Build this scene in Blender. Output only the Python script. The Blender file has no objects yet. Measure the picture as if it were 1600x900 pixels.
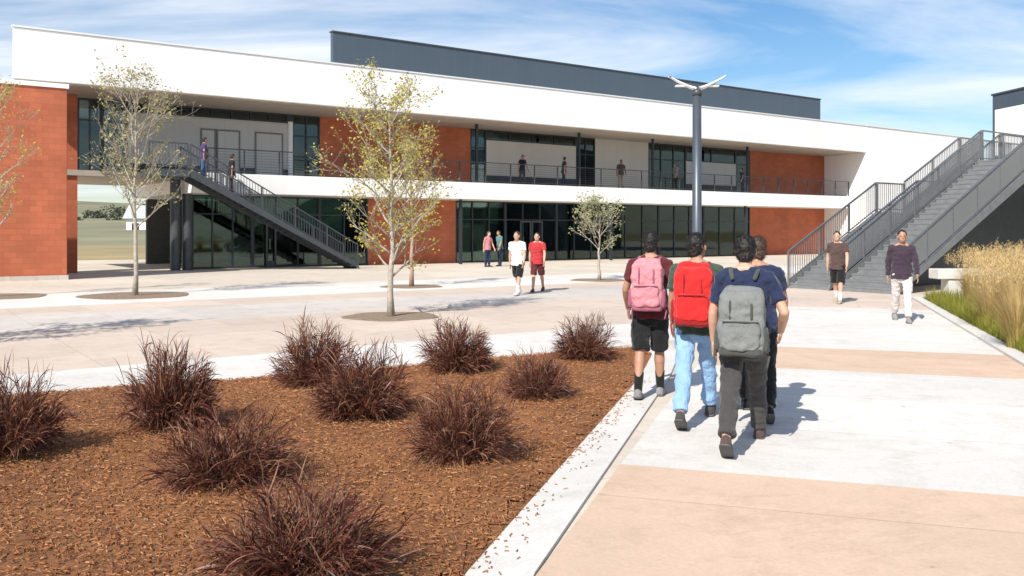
import bpy, bmesh, math, random
from math import sin, cos, pi, radians, sqrt, atan2
from mathutils import Vector, Matrix, noise, Quaternion
random.seed(7)
C = bpy.context.scene.collection
scene = bpy.context.scene
EYE, F, HZ = 1.75, 1400.0, 360.0

# ------------------------------------------------------------------ placing
def G(px, py, z=0.0):
    Y = (EYE - z) * F / (py - HZ)
    return Vector(((px - 800) / F * Y, Y, z))
U = Vector((0.8123, 0.5832, 0)); M_ = Vector((-0.5832, 0.8123, 0))
TH = atan2(0.5832, 0.8123)
O = Vector((3.80, 53.26, 0))
def LX(px, yl):                       # along-facade position seen at column px on the plane yl
    r = Vector(((px - 800) / F, 1, 0)); t = (yl + O.dot(M_)) / r.dot(M_)
    return (r * t - O).dot(U)
def LZ(px, py, yl):
    r = Vector(((px - 800) / F, 1, 0)); t = (yl + O.dot(M_)) / r.dot(M_)
    return EYE - (py - HZ) * t / F
def BW(x, y, z=0): return O + U * x + M_ * y + Vector((0, 0, z))
D_ = Vector((.306, .952, 0)); P_ = Vector((.952, -.306, 0))
def W(s, p, z=0): return D_ * s + P_ * p + Vector((0, 0, z))

# ------------------------------------------------------------------ materials
def newmat(name):
    m = bpy.data.materials.new(name); m.use_nodes = True
    nt = m.node_tree; b = nt.nodes['Principled BSDF']
    return m, nt, b
def N(nt, t, **kw):
    n = nt.nodes.new(t)
    for k, v in kw.items():
        if k in n.inputs: n.inputs[k].default_value = v
        else: setattr(n, k, v)
    return n
def col4(c): return (c[0], c[1], c[2], 1)
def ramp(nt, fac, stops):
    r = nt.nodes.new('ShaderNodeValToRGB'); e = r.color_ramp.elements
    while len(e) < len(stops): e.new(0.5)
    for i, (p, c) in enumerate(stops): e[i].position = p; e[i].color = col4(c) if len(c) == 3 else c
    nt.links.new(fac, r.inputs[0]); return r.outputs[0]
def mixc(nt, fac, a, b, mode='MIX'):
    m = nt.nodes.new('ShaderNodeMix'); m.data_type = 'RGBA'; m.blend_type = mode
    for sock, v in ((m.inputs[0], fac), (m.inputs[6], a), (m.inputs[7], b)):
        if hasattr(v, 'links') or hasattr(v, 'is_linked'): nt.links.new(v, sock)
        elif isinstance(v, (int, float)): sock.default_value = v
        else: sock.default_value = col4(v)
    return m.outputs[2]
def sc(c, f): return tuple(min(1, x * f) for x in c)
def plain(name, c, rough=.6, var=.18, scale=6, bump=.0, metal=0, spec=.5, bscale=60):
    m, nt, b = newmat(name); tc = N(nt, 'ShaderNodeTexCoord')
    n1 = N(nt, 'ShaderNodeTexNoise', Scale=scale, Detail=6, Roughness=.6)
    nt.links.new(tc.outputs['Object'], n1.inputs['Vector'])
    o = ramp(nt, n1.outputs['Fac'], [(.3, sc(c, 1 - var)), (.7, sc(c, 1 + var))])
    nt.links.new(o, b.inputs['Base Color'])
    b.inputs['Roughness'].default_value = rough; b.inputs['Metallic'].default_value = metal
    b.inputs['Specular IOR Level'].default_value = spec
    if bump:
        n2 = N(nt, 'ShaderNodeTexNoise', Scale=bscale, Detail=4)
        nt.links.new(tc.outputs['Object'], n2.inputs['Vector'])
        bp = N(nt, 'ShaderNodeBump', Strength=bump, Distance=.02)
        nt.links.new(n2.outputs['Fac'], bp.inputs['Height']); nt.links.new(bp.outputs[0], b.inputs['Normal'])
    return m
def cloth(name, c, var=.13):
    m = plain(name, c, .9, var, 7, .5, 0, .2, 26); nt = m.node_tree; b = nt.nodes['Principled BSDF']
    b.inputs['Sheen Weight'].default_value = .15
    bp = [n for n in nt.nodes if n.type == 'BUMP'][0]; bp.inputs['Distance'].default_value = .035; tc = [n for n in nt.nodes if n.type == 'TEX_COORD'][0]
    nz = bp.inputs['Height'].links[0].from_node; nz.inputs['Distortion'].default_value = 1.2
    mp = N(nt, 'ShaderNodeMapping'); mp.inputs['Scale'].default_value = (1, 1, .55); mp.inputs['Rotation'].default_value = (.5, .6, 0); nt.links.new(tc.outputs['Object'], mp.inputs['Vector']); nt.links.new(mp.outputs[0], nz.inputs['Vector'])
    return m
def concrete(name, c, jx=1.5, jy=1.5, joint=.006, var=.10):
    m, nt, b = newmat(name); tc = N(nt, 'ShaderNodeTexCoord')
    big = N(nt, 'ShaderNodeTexNoise', Scale=.35, Detail=5, Roughness=.65)
    fine = N(nt, 'ShaderNodeTexNoise', Scale=45, Detail=5, Roughness=.7)
    st = N(nt, 'ShaderNodeTexNoise', Scale=2.1, Detail=8, Roughness=.7)
    for n in (big, fine, st): nt.links.new(tc.outputs['Object'], n.inputs['Vector'])
    br = N(nt, 'ShaderNodeTexBrick', offset=0.0, squash=1.0)
    br.inputs['Scale'].default_value = 1; br.inputs['Mortar Size'].default_value = joint
    br.inputs['Brick Width'].default_value = jx; br.inputs['Row Height'].default_value = jy
    br.inputs['Color1'].default_value = (1, 1, 1, 1); br.inputs['Color2'].default_value = (.90, .90, .90, 1)
    br.inputs['Mortar'].default_value = (.66, .64, .62, 1); br.inputs['Mortar Smooth'].default_value = .3
    mp = N(nt, 'ShaderNodeMapping'); mp.inputs['Location'].default_value = (10.7, 30.3, 0); nt.links.new(tc.outputs['Object'], mp.inputs['Vector']); nt.links.new(mp.outputs[0], br.inputs['Vector'])
    a = ramp(nt, big.outputs['Fac'], [(.3, sc(c, 1 - var)), (.7, sc(c, 1 + var * .6))])
    f = ramp(nt, fine.outputs['Fac'], [(.3, (.88, .88, .88)), (.7, (1.06, 1.06, 1.06))])
    s = ramp(nt, st.outputs['Fac'], [(.34, (.86, .845, .82)), (.5, (1, 1, 1))])
    x = mixc(nt, 1.0, a, f, 'MULTIPLY'); x = mixc(nt, .75, x, s, 'MULTIPLY'); x = mixc(nt, 1.0, x, br.outputs['Color'], 'MULTIPLY')
    vo = N(nt, 'ShaderNodeTexVoronoi', Scale=1.15); nt.links.new(tc.outputs['Object'], vo.inputs['Vector'])
    x = mixc(nt, 1.0, x, ramp(nt, vo.outputs['Distance'], [(.018, (.62, .60, .58)), (.03, (1, 1, 1))]), 'MULTIPLY')     # trodden gum spots
    sk = N(nt, 'ShaderNodeTexNoise', Scale=.22, Detail=9, Roughness=.72, Distortion=1.4); nt.links.new(tc.outputs['Object'], sk.inputs['Vector'])
    x = mixc(nt, 1.0, x, ramp(nt, sk.outputs['Fac'], [(.485, (1, 1, 1)), (.5, (.93, .92, .90)), (.515, (1, 1, 1))]), 'MULTIPLY')   # dried water lines
    nt.links.new(x, b.inputs['Base Color']); b.inputs['Roughness'].default_value = .85
    b.inputs['Specular IOR Level'].default_value = .25
    bp = N(nt, 'ShaderNodeBump', Strength=.25, Distance=.01)
    nt.links.new(fine.outputs['Fac'], bp.inputs['Height']); nt.links.new(bp.outputs[0], b.inputs['Normal'])
    return m
def brickmat(name, c):
    m, nt, b = newmat(name); tc = N(nt, 'ShaderNodeTexCoord')
    mp = N(nt, 'ShaderNodeMapping'); mp.inputs['Rotation'].default_value = (pi / 2, 0, 0)
    nt.links.new(tc.outputs['Object'], mp.inputs['Vector'])
    br = N(nt, 'ShaderNodeTexBrick'); br.inputs['Scale'].default_value = 1
    br.inputs['Brick Width'].default_value = .40; br.inputs['Row Height'].default_value = .20; br.inputs['Mortar Size'].default_value = .008
    br.inputs['Color1'].default_value = col4(sc(c, .90)); br.inputs['Color2'].default_value = col4(sc(c, 1.09))
    br.inputs['Mortar'].default_value = col4(sc(c, .84)); br.inputs['Bias'].default_value = 0
    nt.links.new(mp.outputs[0], br.inputs['Vector'])
    n1 = N(nt, 'ShaderNodeTexNoise', Scale=.8, Detail=6); nt.links.new(tc.outputs['Object'], n1.inputs['Vector'])
    f = ramp(nt, n1.outputs['Fac'], [(.3, (.82, .80, .78)), (.7, (1.08, 1.08, 1.08))])
    x = mixc(nt, 1, br.outputs['Color'], f, 'MULTIPLY'); nt.links.new(x, b.inputs['Base Color'])
    b.inputs['Roughness'].default_value = .85
    bp = N(nt, 'ShaderNodeBump', Strength=.3, Distance=.01); nt.links.new(br.outputs['Fac'], bp.inputs['Height']); bp.invert = True
    nt.links.new(bp.outputs[0], b.inputs['Normal'])
    return m
def panelmat(name, c, w=1.5, rough=.5, seam=.72, metal=0., var=.06, h=50.):
    m, nt, b = newmat(name); tc = N(nt, 'ShaderNodeTexCoord')
    mp = N(nt, 'ShaderNodeMapping'); mp.inputs['Rotation'].default_value = (pi / 2, 0, 0); mp.inputs['Location'].default_value = (0, 25, 0)
    nt.links.new(tc.outputs['Object'], mp.inputs['Vector'])
    br = N(nt, 'ShaderNodeTexBrick', offset=0.0); br.inputs['Scale'].default_value = 1
    br.inputs['Brick Width'].default_value = w; br.inputs['Row Height'].default_value = h; br.inputs['Mortar Size'].default_value = .008
    br.inputs['Color1'].default_value = col4(c); br.inputs['Color2'].default_value = col4(sc(c, .95)); br.inputs['Mortar'].default_value = col4(sc(c, seam))
    nt.links.new(mp.outputs[0], br.inputs['Vector'])
    mp2 = N(nt, 'ShaderNodeMapping'); mp2.inputs['Scale'].default_value = (1.2, 1.2, .15); nt.links.new(tc.outputs['Object'], mp2.inputs['Vector'])
    n1 = N(nt, 'ShaderNodeTexNoise', Scale=1.0, Detail=7, Roughness=.65); nt.links.new(mp2.outputs[0], n1.inputs['Vector'])
    f = ramp(nt, n1.outputs['Fac'], [(.3, (1 - var,) * 3), (.6, (1, 1, 1))])
    x = mixc(nt, 1, br.outputs['Color'], f, 'MULTIPLY'); nt.links.new(x, b.inputs['Base Color'])
    b.inputs['Roughness'].default_value = rough; b.inputs['Metallic'].default_value = metal
    return m
def leafmat(name, cols, rough=.6, trans=.25):
    m, nt, b = newmat(name); g = N(nt, 'ShaderNodeNewGeometry')
    n = len(cols); o = ramp(nt, g.outputs['Random Per Island'], [(i / max(1, n - 1), c) for i, c in enumerate(cols)])
    nt.links.new(o, b.inputs['Base Color']); b.inputs['Roughness'].default_value = rough; b.inputs['Specular IOR Level'].default_value = .3
    tr = N(nt, 'ShaderNodeBsdfTranslucent'); nt.links.new(o, tr.inputs['Color'])
    mx = N(nt, 'ShaderNodeMixShader'); mx.inputs[0].default_value = trans
    out = nt.nodes['Material Output']
    nt.links.new(b.outputs[0], mx.inputs[1]); nt.links.new(tr.outputs[0], mx.inputs[2]); nt.links.new(mx.outputs[0], out.inputs[0])
    return m
def glassmat(name, tint, through=.5):
    m, nt, b = newmat(name); nt.nodes.remove(b); out = nt.nodes['Material Output']
    t = N(nt, 'ShaderNodeBsdfTransparent'); t.inputs[0].default_value = col4(sc(tint, through))
    g = N(nt, 'ShaderNodeBsdfGlossy'); g.inputs['Color'].default_value = (.75, .9, .85, 1); g.inputs['Roughness'].default_value = .03
    tc = N(nt, 'ShaderNodeTexCoord'); n1 = N(nt, 'ShaderNodeTexNoise', Scale=.6, Detail=1); nt.links.new(tc.outputs['Object'], n1.inputs['Vector'])
    bp = N(nt, 'ShaderNodeBump', Strength=.06, Distance=.05); nt.links.new(n1.outputs['Fac'], bp.inputs['Height']); nt.links.new(bp.outputs[0], g.inputs['Normal'])
    fr = N(nt, 'ShaderNodeFresnel', IOR=1.75)
    mx = N(nt, 'ShaderNodeMixShader'); nt.links.new(fr.outputs[0], mx.inputs[0])
    nt.links.new(t.outputs[0], mx.inputs[1]); nt.links.new(g.outputs[0], mx.inputs[2]); nt.links.new(mx.outputs[0], out.inputs[0])
    return m

MT = dict(
    conc_white=concrete('light_concrete', (.70, .67, .625), 22, 1.75),
    conc_pink=concrete('tan_concrete', (.63, .465, .345), 22, 1.9),
    plaza_pale=concrete('pale_paving', (.60, .55, .50), 1.5, 1.5),
    plaza_pink=concrete('pink_paving', (.62, .515, .43), 1.5, 1.5),
    plaza_cream=concrete('cream_paving', (.64, .57, .48), 3, 3),
    kerb=concrete('kerb_concrete', (.66, .64, .60), 60, 60, .002),
    brick=brickmat('terracotta_block', (.45, .130, .062)),
    white=panelmat('white_panel', (.88, .868, .845), 3.0, .5, .78, var=.06),
    slabwhite=panelmat('white_slab_edge', (.87, .86, .83), 4.0, .5, .88),
    soffit=panelmat('bounce_tan_soffit', (.42, .36, .30), .5, .6, .8),  # tan tint is bounced light painted into the soffit colour
    navy=panelmat('navy_ribbed_metal', (.060, .083, .108), .4, .45, .7),
    grey_panel=panelmat('grey_panel', (.47, .48, .47), 1.1, .5, .78, h=1.3),
    beige_panel=panelmat('beige_panel', (.56, .53, .48), 1.1, .5, .82),
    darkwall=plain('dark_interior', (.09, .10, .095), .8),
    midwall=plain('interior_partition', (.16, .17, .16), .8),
    frame=plain('charcoal_frame', (.035, .042, .05), .4, .1, 3, 0, .3),
    whiteframe=plain('white_frame', (.7, .71, .72), .4, .05),
    steel=plain('galvanised_steel', (.24, .25, .255), .42, .15, 5, .1, .65),
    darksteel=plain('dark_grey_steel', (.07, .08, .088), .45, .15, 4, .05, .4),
    greysteel=plain('grey_painted_steel', (.19, .20, .205), .5, .15, 4, .05, .2),
    rail=plain('railing_steel', (.075, .082, .09), .45, .1, 4, 0, .4),
    lamp=plain('lamp_grey', (.075, .09, .11), .4, .1, 3, 0, .3),
    lampwhite=plain('lamp_white', (.72, .73, .73), .35, .05),
    lens=plain('lamp_lens', (.8, .8, .75), .2, .03),
    glass_low=glassmat('green_glass', (.70, .9, .80), .72),
    glass_up=glassmat('grey_glass', (.75, .85, .9), .6),
    bark=plain('grey_bark', (.36, .32, .27), .9, .3, 14, .6, 0, .2, 40),
    bark_red=plain('brown_bark', (.36, .25, .19), .9, .3, 14, .6, 0, .2, 40),
    soil=plain('tree_pit_soil', (.25, .19, .14), .95, .3, 12, .6, 0, .1, 40),
    field=plain('dry_field', (.30, .235, .11), .95, .3, .06, 0),
    hill=plain('hill_grass', (.20, .19, .11), .95, .35, .03, 0),
)

# ------------------------------------------------------------------ mesh helpers
class MB:
    def __init__(s): s.v = []; s.f = []
    def add(s, vs, fs):
        o = len(s.v); s.v += [tuple(v) for v in vs]; s.f += [tuple(i + o for i in f) for f in fs]; return s
    def box(s, x0, x1, y0, y1, z0, z1):
        return s.add([(x0, y0, z0), (x1, y0, z0), (x1, y1, z0), (x0, y1, z0), (x0, y0, z1), (x1, y0, z1), (x1, y1, z1), (x0, y1, z1)],
                     [(0, 3, 2, 1), (4, 5, 6, 7), (0, 1, 5, 4), (1, 2, 6, 5), (2, 3, 7, 6), (3, 0, 4, 7)])
    def prism(s, poly, z0, z1):
        n = len(poly)
        a = sum(poly[i][0] * poly[(i + 1) % n][1] - poly[(i + 1) % n][0] * poly[i][1] for i in range(n))
        if a < 0: poly = poly[::-1]
        vs = [(p[0], p[1], z0) for p in poly] + [(p[0], p[1], z1) for p in poly]
        fs = [tuple(range(n))[::-1], tuple(range(n, 2 * n))] + [(i, (i + 1) % n, n + (i + 1) % n, n + i) for i in range(n)]
        return s.add(vs, fs)
    def sheet(s, poly, z):
        n = len(poly)
        a = sum(poly[i][0] * poly[(i + 1) % n][1] - poly[(i + 1) % n][0] * poly[i][1] for i in range(n))
        if a < 0: poly = poly[::-1]
        return s.add([(p[0], p[1], z) for p in poly], [tuple(range(n))])
    def bar(s, p0, p1, w, h):                      # square bar between two points
        p0, p1 = Vector(p0), Vector(p1); d = (p1 - p0).normalized()
        up = Vector((0, 0, 1)) if abs(d.z) < .95 else Vector((1, 0, 0))
        a = d.cross(up).normalized() * w / 2; b = a.cross(d).normalized() * h / 2
        vs = [p0 - a - b, p0 + a - b, p0 + a + b, p0 - a + b, p1 - a - b, p1 + a - b, p1 + a + b, p1 - a + b]
        return s.add(vs, [(0, 1, 2, 3), (7, 6, 5, 4), (1, 0, 4, 5), (2, 1, 5, 6), (3, 2, 6, 7), (0, 3, 7, 4)])
    def tube(s, pts, rs, seg=8, caps=True):
        pts = [Vector(p) for p in pts]
        if not isinstance(rs, (list, tuple)): rs = [rs] * len(pts)
        rings = []; ref = Vector((1, 0, 0))
        for i, p in enumerate(pts):
            d = (pts[min(i + 1, len(pts) - 1)] - pts[max(i - 1, 0)]).normalized()
            a = ref - d * ref.dot(d)
            if a.length < .05: a = Vector((0, 1, 0)) - d * d.y
            a.normalize(); ref = a; b = d.cross(a)
            rings.append([p + (a * cos(2 * pi * k / seg) + b * sin(2 * pi * k / seg)) * rs[i] for k in range(seg)])
        vs = [v for r in rings for v in r]; fs = []
        for i in range(len(rings) - 1):
            for k in range(seg):
                k2 = (k + 1) % seg; fs.append((i * seg + k, i * seg + k2, (i + 1) * seg + k2, (i + 1) * seg + k))
        if caps: fs.append(tuple(range(seg))[::-1]); fs.append(tuple(range((len(rings) - 1) * seg, len(rings) * seg)))
        return s.add(vs, fs)
    def build(s, name, mat, parent=None, smooth=False, bevel=0):
        me = bpy.data.meshes.new(name); me.from_pydata(s.v, [], s.f)
        if smooth: me.polygons.foreach_set('use_smooth', [True] * len(me.polygons))
        me.materials.append(mat); me.update()
        o = bpy.data.objects.new(name, me); C.objects.link(o)
        if parent: o.parent = parent
        if bevel:
            bm_ = o.modifiers.new('bevel', 'BEVEL'); bm_.width = bevel; bm_.segments = 2; bm_.limit_method = 'ANGLE'
        return o
def tag(o, label=None, cat=None, group=None, kind=None):
    if label: o['label'] = label
    if cat: o['category'] = cat
    if group: o['group'] = group
    if kind: o['kind'] = kind
    return o
def empty(name, loc, rz=0):
    o = bpy.data.objects.new(name, None); C.objects.link(o); o.location = loc; o.rotation_euler = (0, 0, rz); o.empty_display_size = .2
    return o
def copy_tree(o, parent=None):
    c = o.copy(); C.objects.link(c)
    if parent: c.parent = parent
    for ch in list(o.children): copy_tree(ch, c)
    return c
def struct(name, mb, mat, label=None):
    o = mb.build(name, mat); o['kind'] = 'structure'
    return o

# ------------------------------------------------------------------ ground
def rot_struct(name, mb, mat):
    o = struct(name, mb, mat); o.location = O; o.rotation_euler = (0, 0, TH); return o
g = MB(); g.sheet([(-900, -40), (900, -40), (900, 1500), (-900, 1500)], -.03); struct('ground', g, MT['field'])
def strip(name, y0, y1, z, mat, x0=-75, x1=70): return rot_struct(name, MB().sheet([(x0, y0), (x1, y0), (x1, y1), (x0, y1)], z), mat)
strip('plaza_paving', -66, 16, 0.0, MT['plaza_cream'])
strip('white_path', -31.0, -28.7, .004, MT['conc_white'])
strip('pink_paving', -28.7, -23.4, .004, MT['plaza_pink'])
strip('pale_paving', -23.4, -20.2, .004, MT['plaza_pale'])
strip('pink_paving_band', -20.2, -18.2, .004, MT['plaza_pink'])
strip('white_paving_band', -18.2, -13.5, .004, MT['conc_white'])
def wstrip(name, s0, s1, z, mat, p0=-1.27, p1=2.72):
    o = struct(name, MB().sheet([(p0, s0), (p1, s0), (p1, s1), (p0, s1)], z), mat)
    o.rotation_euler = (0, 0, atan2(P_.y, P_.x)); return o
wstrip('walkway', -3, 6.6, .010, MT['conc_pink'])
wstrip('walkway_white_band', 6.6, 11.8, .010, MT['conc_white'])
wstrip('walkway_tan_band', 11.8, 14.0, .010, MT['conc_pink'])
wstrip('walkway_pale_band', 14.0, 21.5, .010, MT['conc_white'])
wstrip('walkway_far_band', 21.5, 24.5, .010, MT['plaza_pink'], -1.0)
# mulch bed outline
bed = [G(730, 900), G(1000, 592), G(1019, 556), G(1003, 544), G(880, 552), G(760, 562), G(600, 577), G(440, 590), G(200, 606), G(0, 624), G(-300, 650), Vector((-9.5, 5.0, 0)), Vector((-7, 1.2, 0)), Vector((-1.3, 1.2, 0))]
bed2 = [(p.x, p.y) for p in bed]
def inside(x, y, poly):
    r = False; n = len(poly); j = n - 1
    for i in range(n):
        xi, yi = poly[i]; xj, yj = poly[j]
        if (yi > y) != (yj > y) and x < (xj - xi) * (y - yi) / (yj - yi) + xi: r = not r
        j = i
    return r
def edge_d(x, y, poly):
    p = Vector((x, y)); best = 9
    for i in range(len(poly)):
        a = Vector(poly[i]); b = Vector(poly[(i + 1) % len(poly)]); t = max(0, min(1, (p - a).dot(b - a) / (b - a).length_squared))
        best = min(best, (a + (b - a) * t - p).length)
    return best
mm, nt, b = newmat('bark_mulch')
tc = N(nt, 'ShaderNodeTexCoord'); n1 = N(nt, 'ShaderNodeTexNoise', Scale=55, Detail=6, Roughness=.75); n2 = N(nt, 'ShaderNodeTexNoise', Scale=1.2, Detail=4)
for n in (n1, n2): nt.links.new(tc.outputs['Object'], n.inputs['Vector'])
a_ = ramp(nt, n1.outputs['Fac'], [(.3, (.10, .036, .013)), (.5, (.26, .108, .038)), (.72, (.40, .20, .085))])
b_ = ramp(nt, n2.outputs['Fac'], [(.32, (.72, .68, .64)), (.68, (1.12, 1.08, 1))])
nt.links.new(mixc(nt, 1, a_, b_, 'MULTIPLY'), b.inputs['Base Color']); b.inputs['Roughness'].default_value = .95
bp = N(nt, 'ShaderNodeBump', Strength=.8, Distance=.02); nt.links.new(n1.outputs['Fac'], bp.inputs['Height']); nt.links.new(bp.outputs[0], b.inputs['Normal'])
MT['mulch'] = mm
MT['chips'] = leafmat('mulch_chips', [(.13, .045, .017), (.24, .092, .034), (.30, .125, .048), (.19, .07, .026), (.40, .21, .10), (.26, .105, .04)], .9, 0)
def bed_h(x, y):
    e = min(1, edge_d(x, y, bed2) / .5)
    return .018 + e * (.05 + .05 * noise.noise(Vector((x * .9, y * .9, 0))) + .02 * noise.noise(Vector((x * 5, y * 5, 3))))
mb = MB(); mb.sheet(bed2, .016)
st = .11; gx0, gx1, gy0, gy1 = -9.6, 2.4, 1.2, 13.6
nx, ny = int((gx1 - gx0) / st), int((gy1 - gy0) / st); idx = {}
for i in range(nx):
    for j in range(ny):
        x, y = gx0 + i * st, gy0 + j * st
        if inside(x, y, bed2): idx[i, j] = len(mb.v); mb.v.append((x, y, bed_h(x, y) + .002))
for (i, j), k in list(idx.items()):
    q = [idx.get(t) for t in ((i, j), (i + 1, j), (i + 1, j + 1), (i, j + 1))]
    if None not in q: mb.f.append(tuple(q))
struct('mulch_bed', mb, MT['mulch'])
ch = MB()
cnt = 0
while cnt < 42000:
    t = random.random(); y = 2.6 + 10.8 * t ** 1.7; x = random.uniform(-9, 2.3)
    if abs(x / y) > .68 or not inside(x, y, bed2): continue
    z = bed_h(x, y) + random.uniform(.0, .02); L = random.uniform(.010, .036) * (1 + 1.3 * random.random() ** 7); w = random.uniform(.004, .010); a = random.uniform(0, 2 * pi); tl = random.gauss(0, .35); rl = random.gauss(0, .4)
    dx = Vector((cos(a) * cos(tl), sin(a) * cos(tl), sin(tl))) * L / 2; dy = Vector((-sin(a) * cos(rl), cos(a) * cos(rl), sin(rl))) * w / 2; c = Vector((x, y, z + .004))
    up = Vector((0, 0, .005))
    ch.add([c - dx - dy, c + dx - dy, c + dx + dy, c - dx + dy, c - dx * .8 + up, c + dx * .8 + up], [(0, 1, 5, 4), (2, 3, 4, 5), (0, 4, 3), (1, 2, 5)])
    cnt += 1
for i in range(420):
    a, b2 = random.choice(((G(730, 900), G(1000, 592)), (G(700, 940), G(1000, 592)), (G(760, 562), G(440, 590)), (G(440, 590), G(60, 618)))); c = a.lerp(b2, random.random()); nrm_ = Vector((b2.y - a.y, a.x - b2.x, 0)).normalized(); nrm_ *= 1 if a.y < 6 else -1
    if nrm_.x < 0 and a.y < 6: nrm_ = -nrm_
    if a.y > 6 and nrm_.y < 0: nrm_ = -nrm_
    c = c + nrm_ * abs(random.gauss(0, .09)); c.z = .026 if a.y < 6 else .012; L = random.uniform(.008, .04); w = random.uniform(.004, .009); an = random.uniform(0, 6.28); dx = Vector((cos(an), sin(an), random.gauss(0, .1))) * L / 2; dy = Vector((-sin(an), cos(an), 0)) * w / 2; up = Vector((0, 0, .005))
    ch.add([c - dx - dy, c + dx - dy, c + dx + dy, c - dx + dy, c - dx * .8 + up, c + dx * .8 + up], [(0, 1, 5, 4), (2, 3, 4, 5), (0, 4, 3), (1, 2, 5)])
tag(ch.build('mulch_chips', MT['chips']), 'loose orange brown bark chips covering the shrub bed', 'mulch', None, 'stuff')
# kerb along the bed
kp = [Vector((-.95, 1.2, 0)), G(730, 900), G(1000, 592), G(1019, 556), G(1003, 544)]
out = []
for i, p in enumerate(kp):
    out.append(p)
off = [Vector((-.52, 1.2, 0)), G(836, 900), G(1046, 592), G(1062, 552), G(1030, 532)]
poly = [(p.x, p.y) for p in out] + [(p.x, p.y) for p in off[::-1]]
k = MB()
n = len(out)
for i in range(n - 1):
    k.prism([(out[i].x, out[i].y), (out[i + 1].x, out[i + 1].y), (off[i + 1].x, off[i + 1].y), (off[i].x, off[i].y)], -.05, .022 + .0005 * i)
struct('kerb', k, MT['kerb'])
k = MB(); k.box(2.721, 2.95, 3, 25, -.05, .05)
o = struct('kerb_edge', k, MT['kerb']); o.rotation_euler = (0, 0, atan2(P_.y, P_.x))
k = MB(); k.sheet([(2.95, 2), (16, 2), (16, 25.2), (2.95, 25.2)], .03)
MT['bedsoil'] = plain('planting_soil', (.11, .095, .04), .95, .3, 8, .6, 0, .1, 40)
o = struct('planting_bed', k, MT['bedsoil']); o.rotation_euler = (0, 0, atan2(P_.y, P_.x))
# hills far behind
h = MB(); R, Q = 60, 24
for j in range(Q):
    Y = 95 + 1000 * (j / (Q - 1)) ** 1.6
    for i in range(R):
        X = -900 + 1800 * i / (R - 1); t = j / (Q - 1)
        z = -.4 + 30 * t ** 1.5 * (1 + .55 * noise.noise(Vector((X * .004, Y * .004, 1)))) + 2.2 * t * noise.noise(Vector((X * .02, Y * .02, 4)))
        h.v.append((X, Y, z))
for j in range(Q - 1):
    for i in range(R - 1): a = j * R + i; h.f.append((a, a + 1, a + R + 1, a + R))
hl = struct('hills', h, MT['hill']); hl.data.polygons.foreach_set('use_smooth', [True] * len(hl.data.polygons))

# ------------------------------------------------------------------ main building
bld = empty('campus_building', O, TH)
tag(bld, 'long two storey school building with white roof fascia, terracotta walls and balcony', 'building')
S_, FP, PP = -2.2, -3.5, -5.9
ZS0, ZS1, ZF0, ZF1 = 3.36, 4.23, 7.36, 9.26
XR = LX(1288, 0)
xL = LX(122, 0); xPass = LX(266, 0)
def part(name, mat, mb, parent=bld, bevel=0): return mb.build(name, MT[mat], parent, bevel=bevel)
roofL = LX(20, FP)
part('roof', 'white', MB().prism([(roofL, FP), (XR - .004, FP), (XR - .004, 15), (roofL + 3.2, 15)], ZF0, ZF1), bevel=.03)
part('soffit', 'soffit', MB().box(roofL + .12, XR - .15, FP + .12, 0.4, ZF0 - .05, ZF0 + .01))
part('white_wing', 'white', MB().box(XR, LX(1530, FP), FP, 15, 0, ZF1), bevel=.03)
part('wing_coping', 'whiteframe', MB().box(XR + .01, LX(1530, FP) + .05, FP - .05, 15, ZF1 + .004, ZF1 + .09))
pz = LZ(520, 50, 3)
part('penthouse', 'navy', MB().box(LX(520, 3), LX(1282, 3), 3, 3.3, ZF1 - .3, pz), bevel=.02)
part('plant_room', 'navy', MB().box(LX(520, 3) + 4, LX(1282, 3) - .3, 3.31, 10, ZF1 - .3, pz - .2))
part('penthouse_coping', 'darksteel', MB().box(LX(520, 3) - .04, LX(1282, 3) + .04, 2.95, 3.35, pz + .003, pz + .08))
part('roof_coping', 'whiteframe', MB().box(roofL - .03, XR - .01, FP - .04, FP + .25, ZF1 + .003, ZF1 + .07))
# terracotta block at the left end, lower than the roof and in front of it
pilR = LX(105, PP); pilT = LZ(60, 135, PP)
pil = part('end_wall', 'brick', MB().box(pilR - 14, pilR, PP, -3.7, 0, pilT), bevel=.02)
part('coping', 'slabwhite', MB().box(pilR - 14.05, pilR + .05, PP - .05, -3.65, pilT + .003, pilT + .16), pil)
part('plinth', 'plaza_pale', MB().box(pilR - 14, pilR + .03, PP - .06, PP - .003, 0, .16), pil)
part('pier', 'brick', MB().box(LX(40, -.8), LX(121, -.8), -.8, -.01, 0, 3.99).box(LX(40, -.8), LX(121, -.8), -.8, -.01, ZS1 + .003, ZF0 - .06))
# balcony slab
bal = part('balcony', 'slabwhite', MB().box(xPass + .35, XR - .005, S_, -.02, ZS0, ZS1).box(xPass + .35, XR - .005, .36, 8, ZS0 + .05, ZS1 - .03), bevel=.015)
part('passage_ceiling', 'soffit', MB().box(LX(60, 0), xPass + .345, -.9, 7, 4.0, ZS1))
def railing(mb, p0, p1, h=1.07, step=.12, post=1.6, horizontal=False):
    p0, p1 = Vector(p0), Vector(p1); d = p1 - p0; L = Vector((d.x, d.y, 0)).length; up = Vector((0, 0, 1))
    mb.bar(p0 + up * h, p1 + up * h, .06, .045); mb.bar(p0 + up * .1, p1 + up * .1, .04, .03)
    n = max(1, round(L / post))
    for i in range(n + 1): q = p0 + d * (i / n); mb.bar(q, q + up * (h - .03), .05, .05)
    if horizontal:
        for k in range(1, 8): z = .1 + (h - .1) * k / 8; mb.bar(p0 + up * z, p1 + up * z, .012, .012)
    elif step:
        n = int(L / step)
        for i in range(1, n): q = p0 + d * (i / n); mb.bar(q + up * .1, q + up * (h - .02), .016, .016)
    return mb
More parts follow.
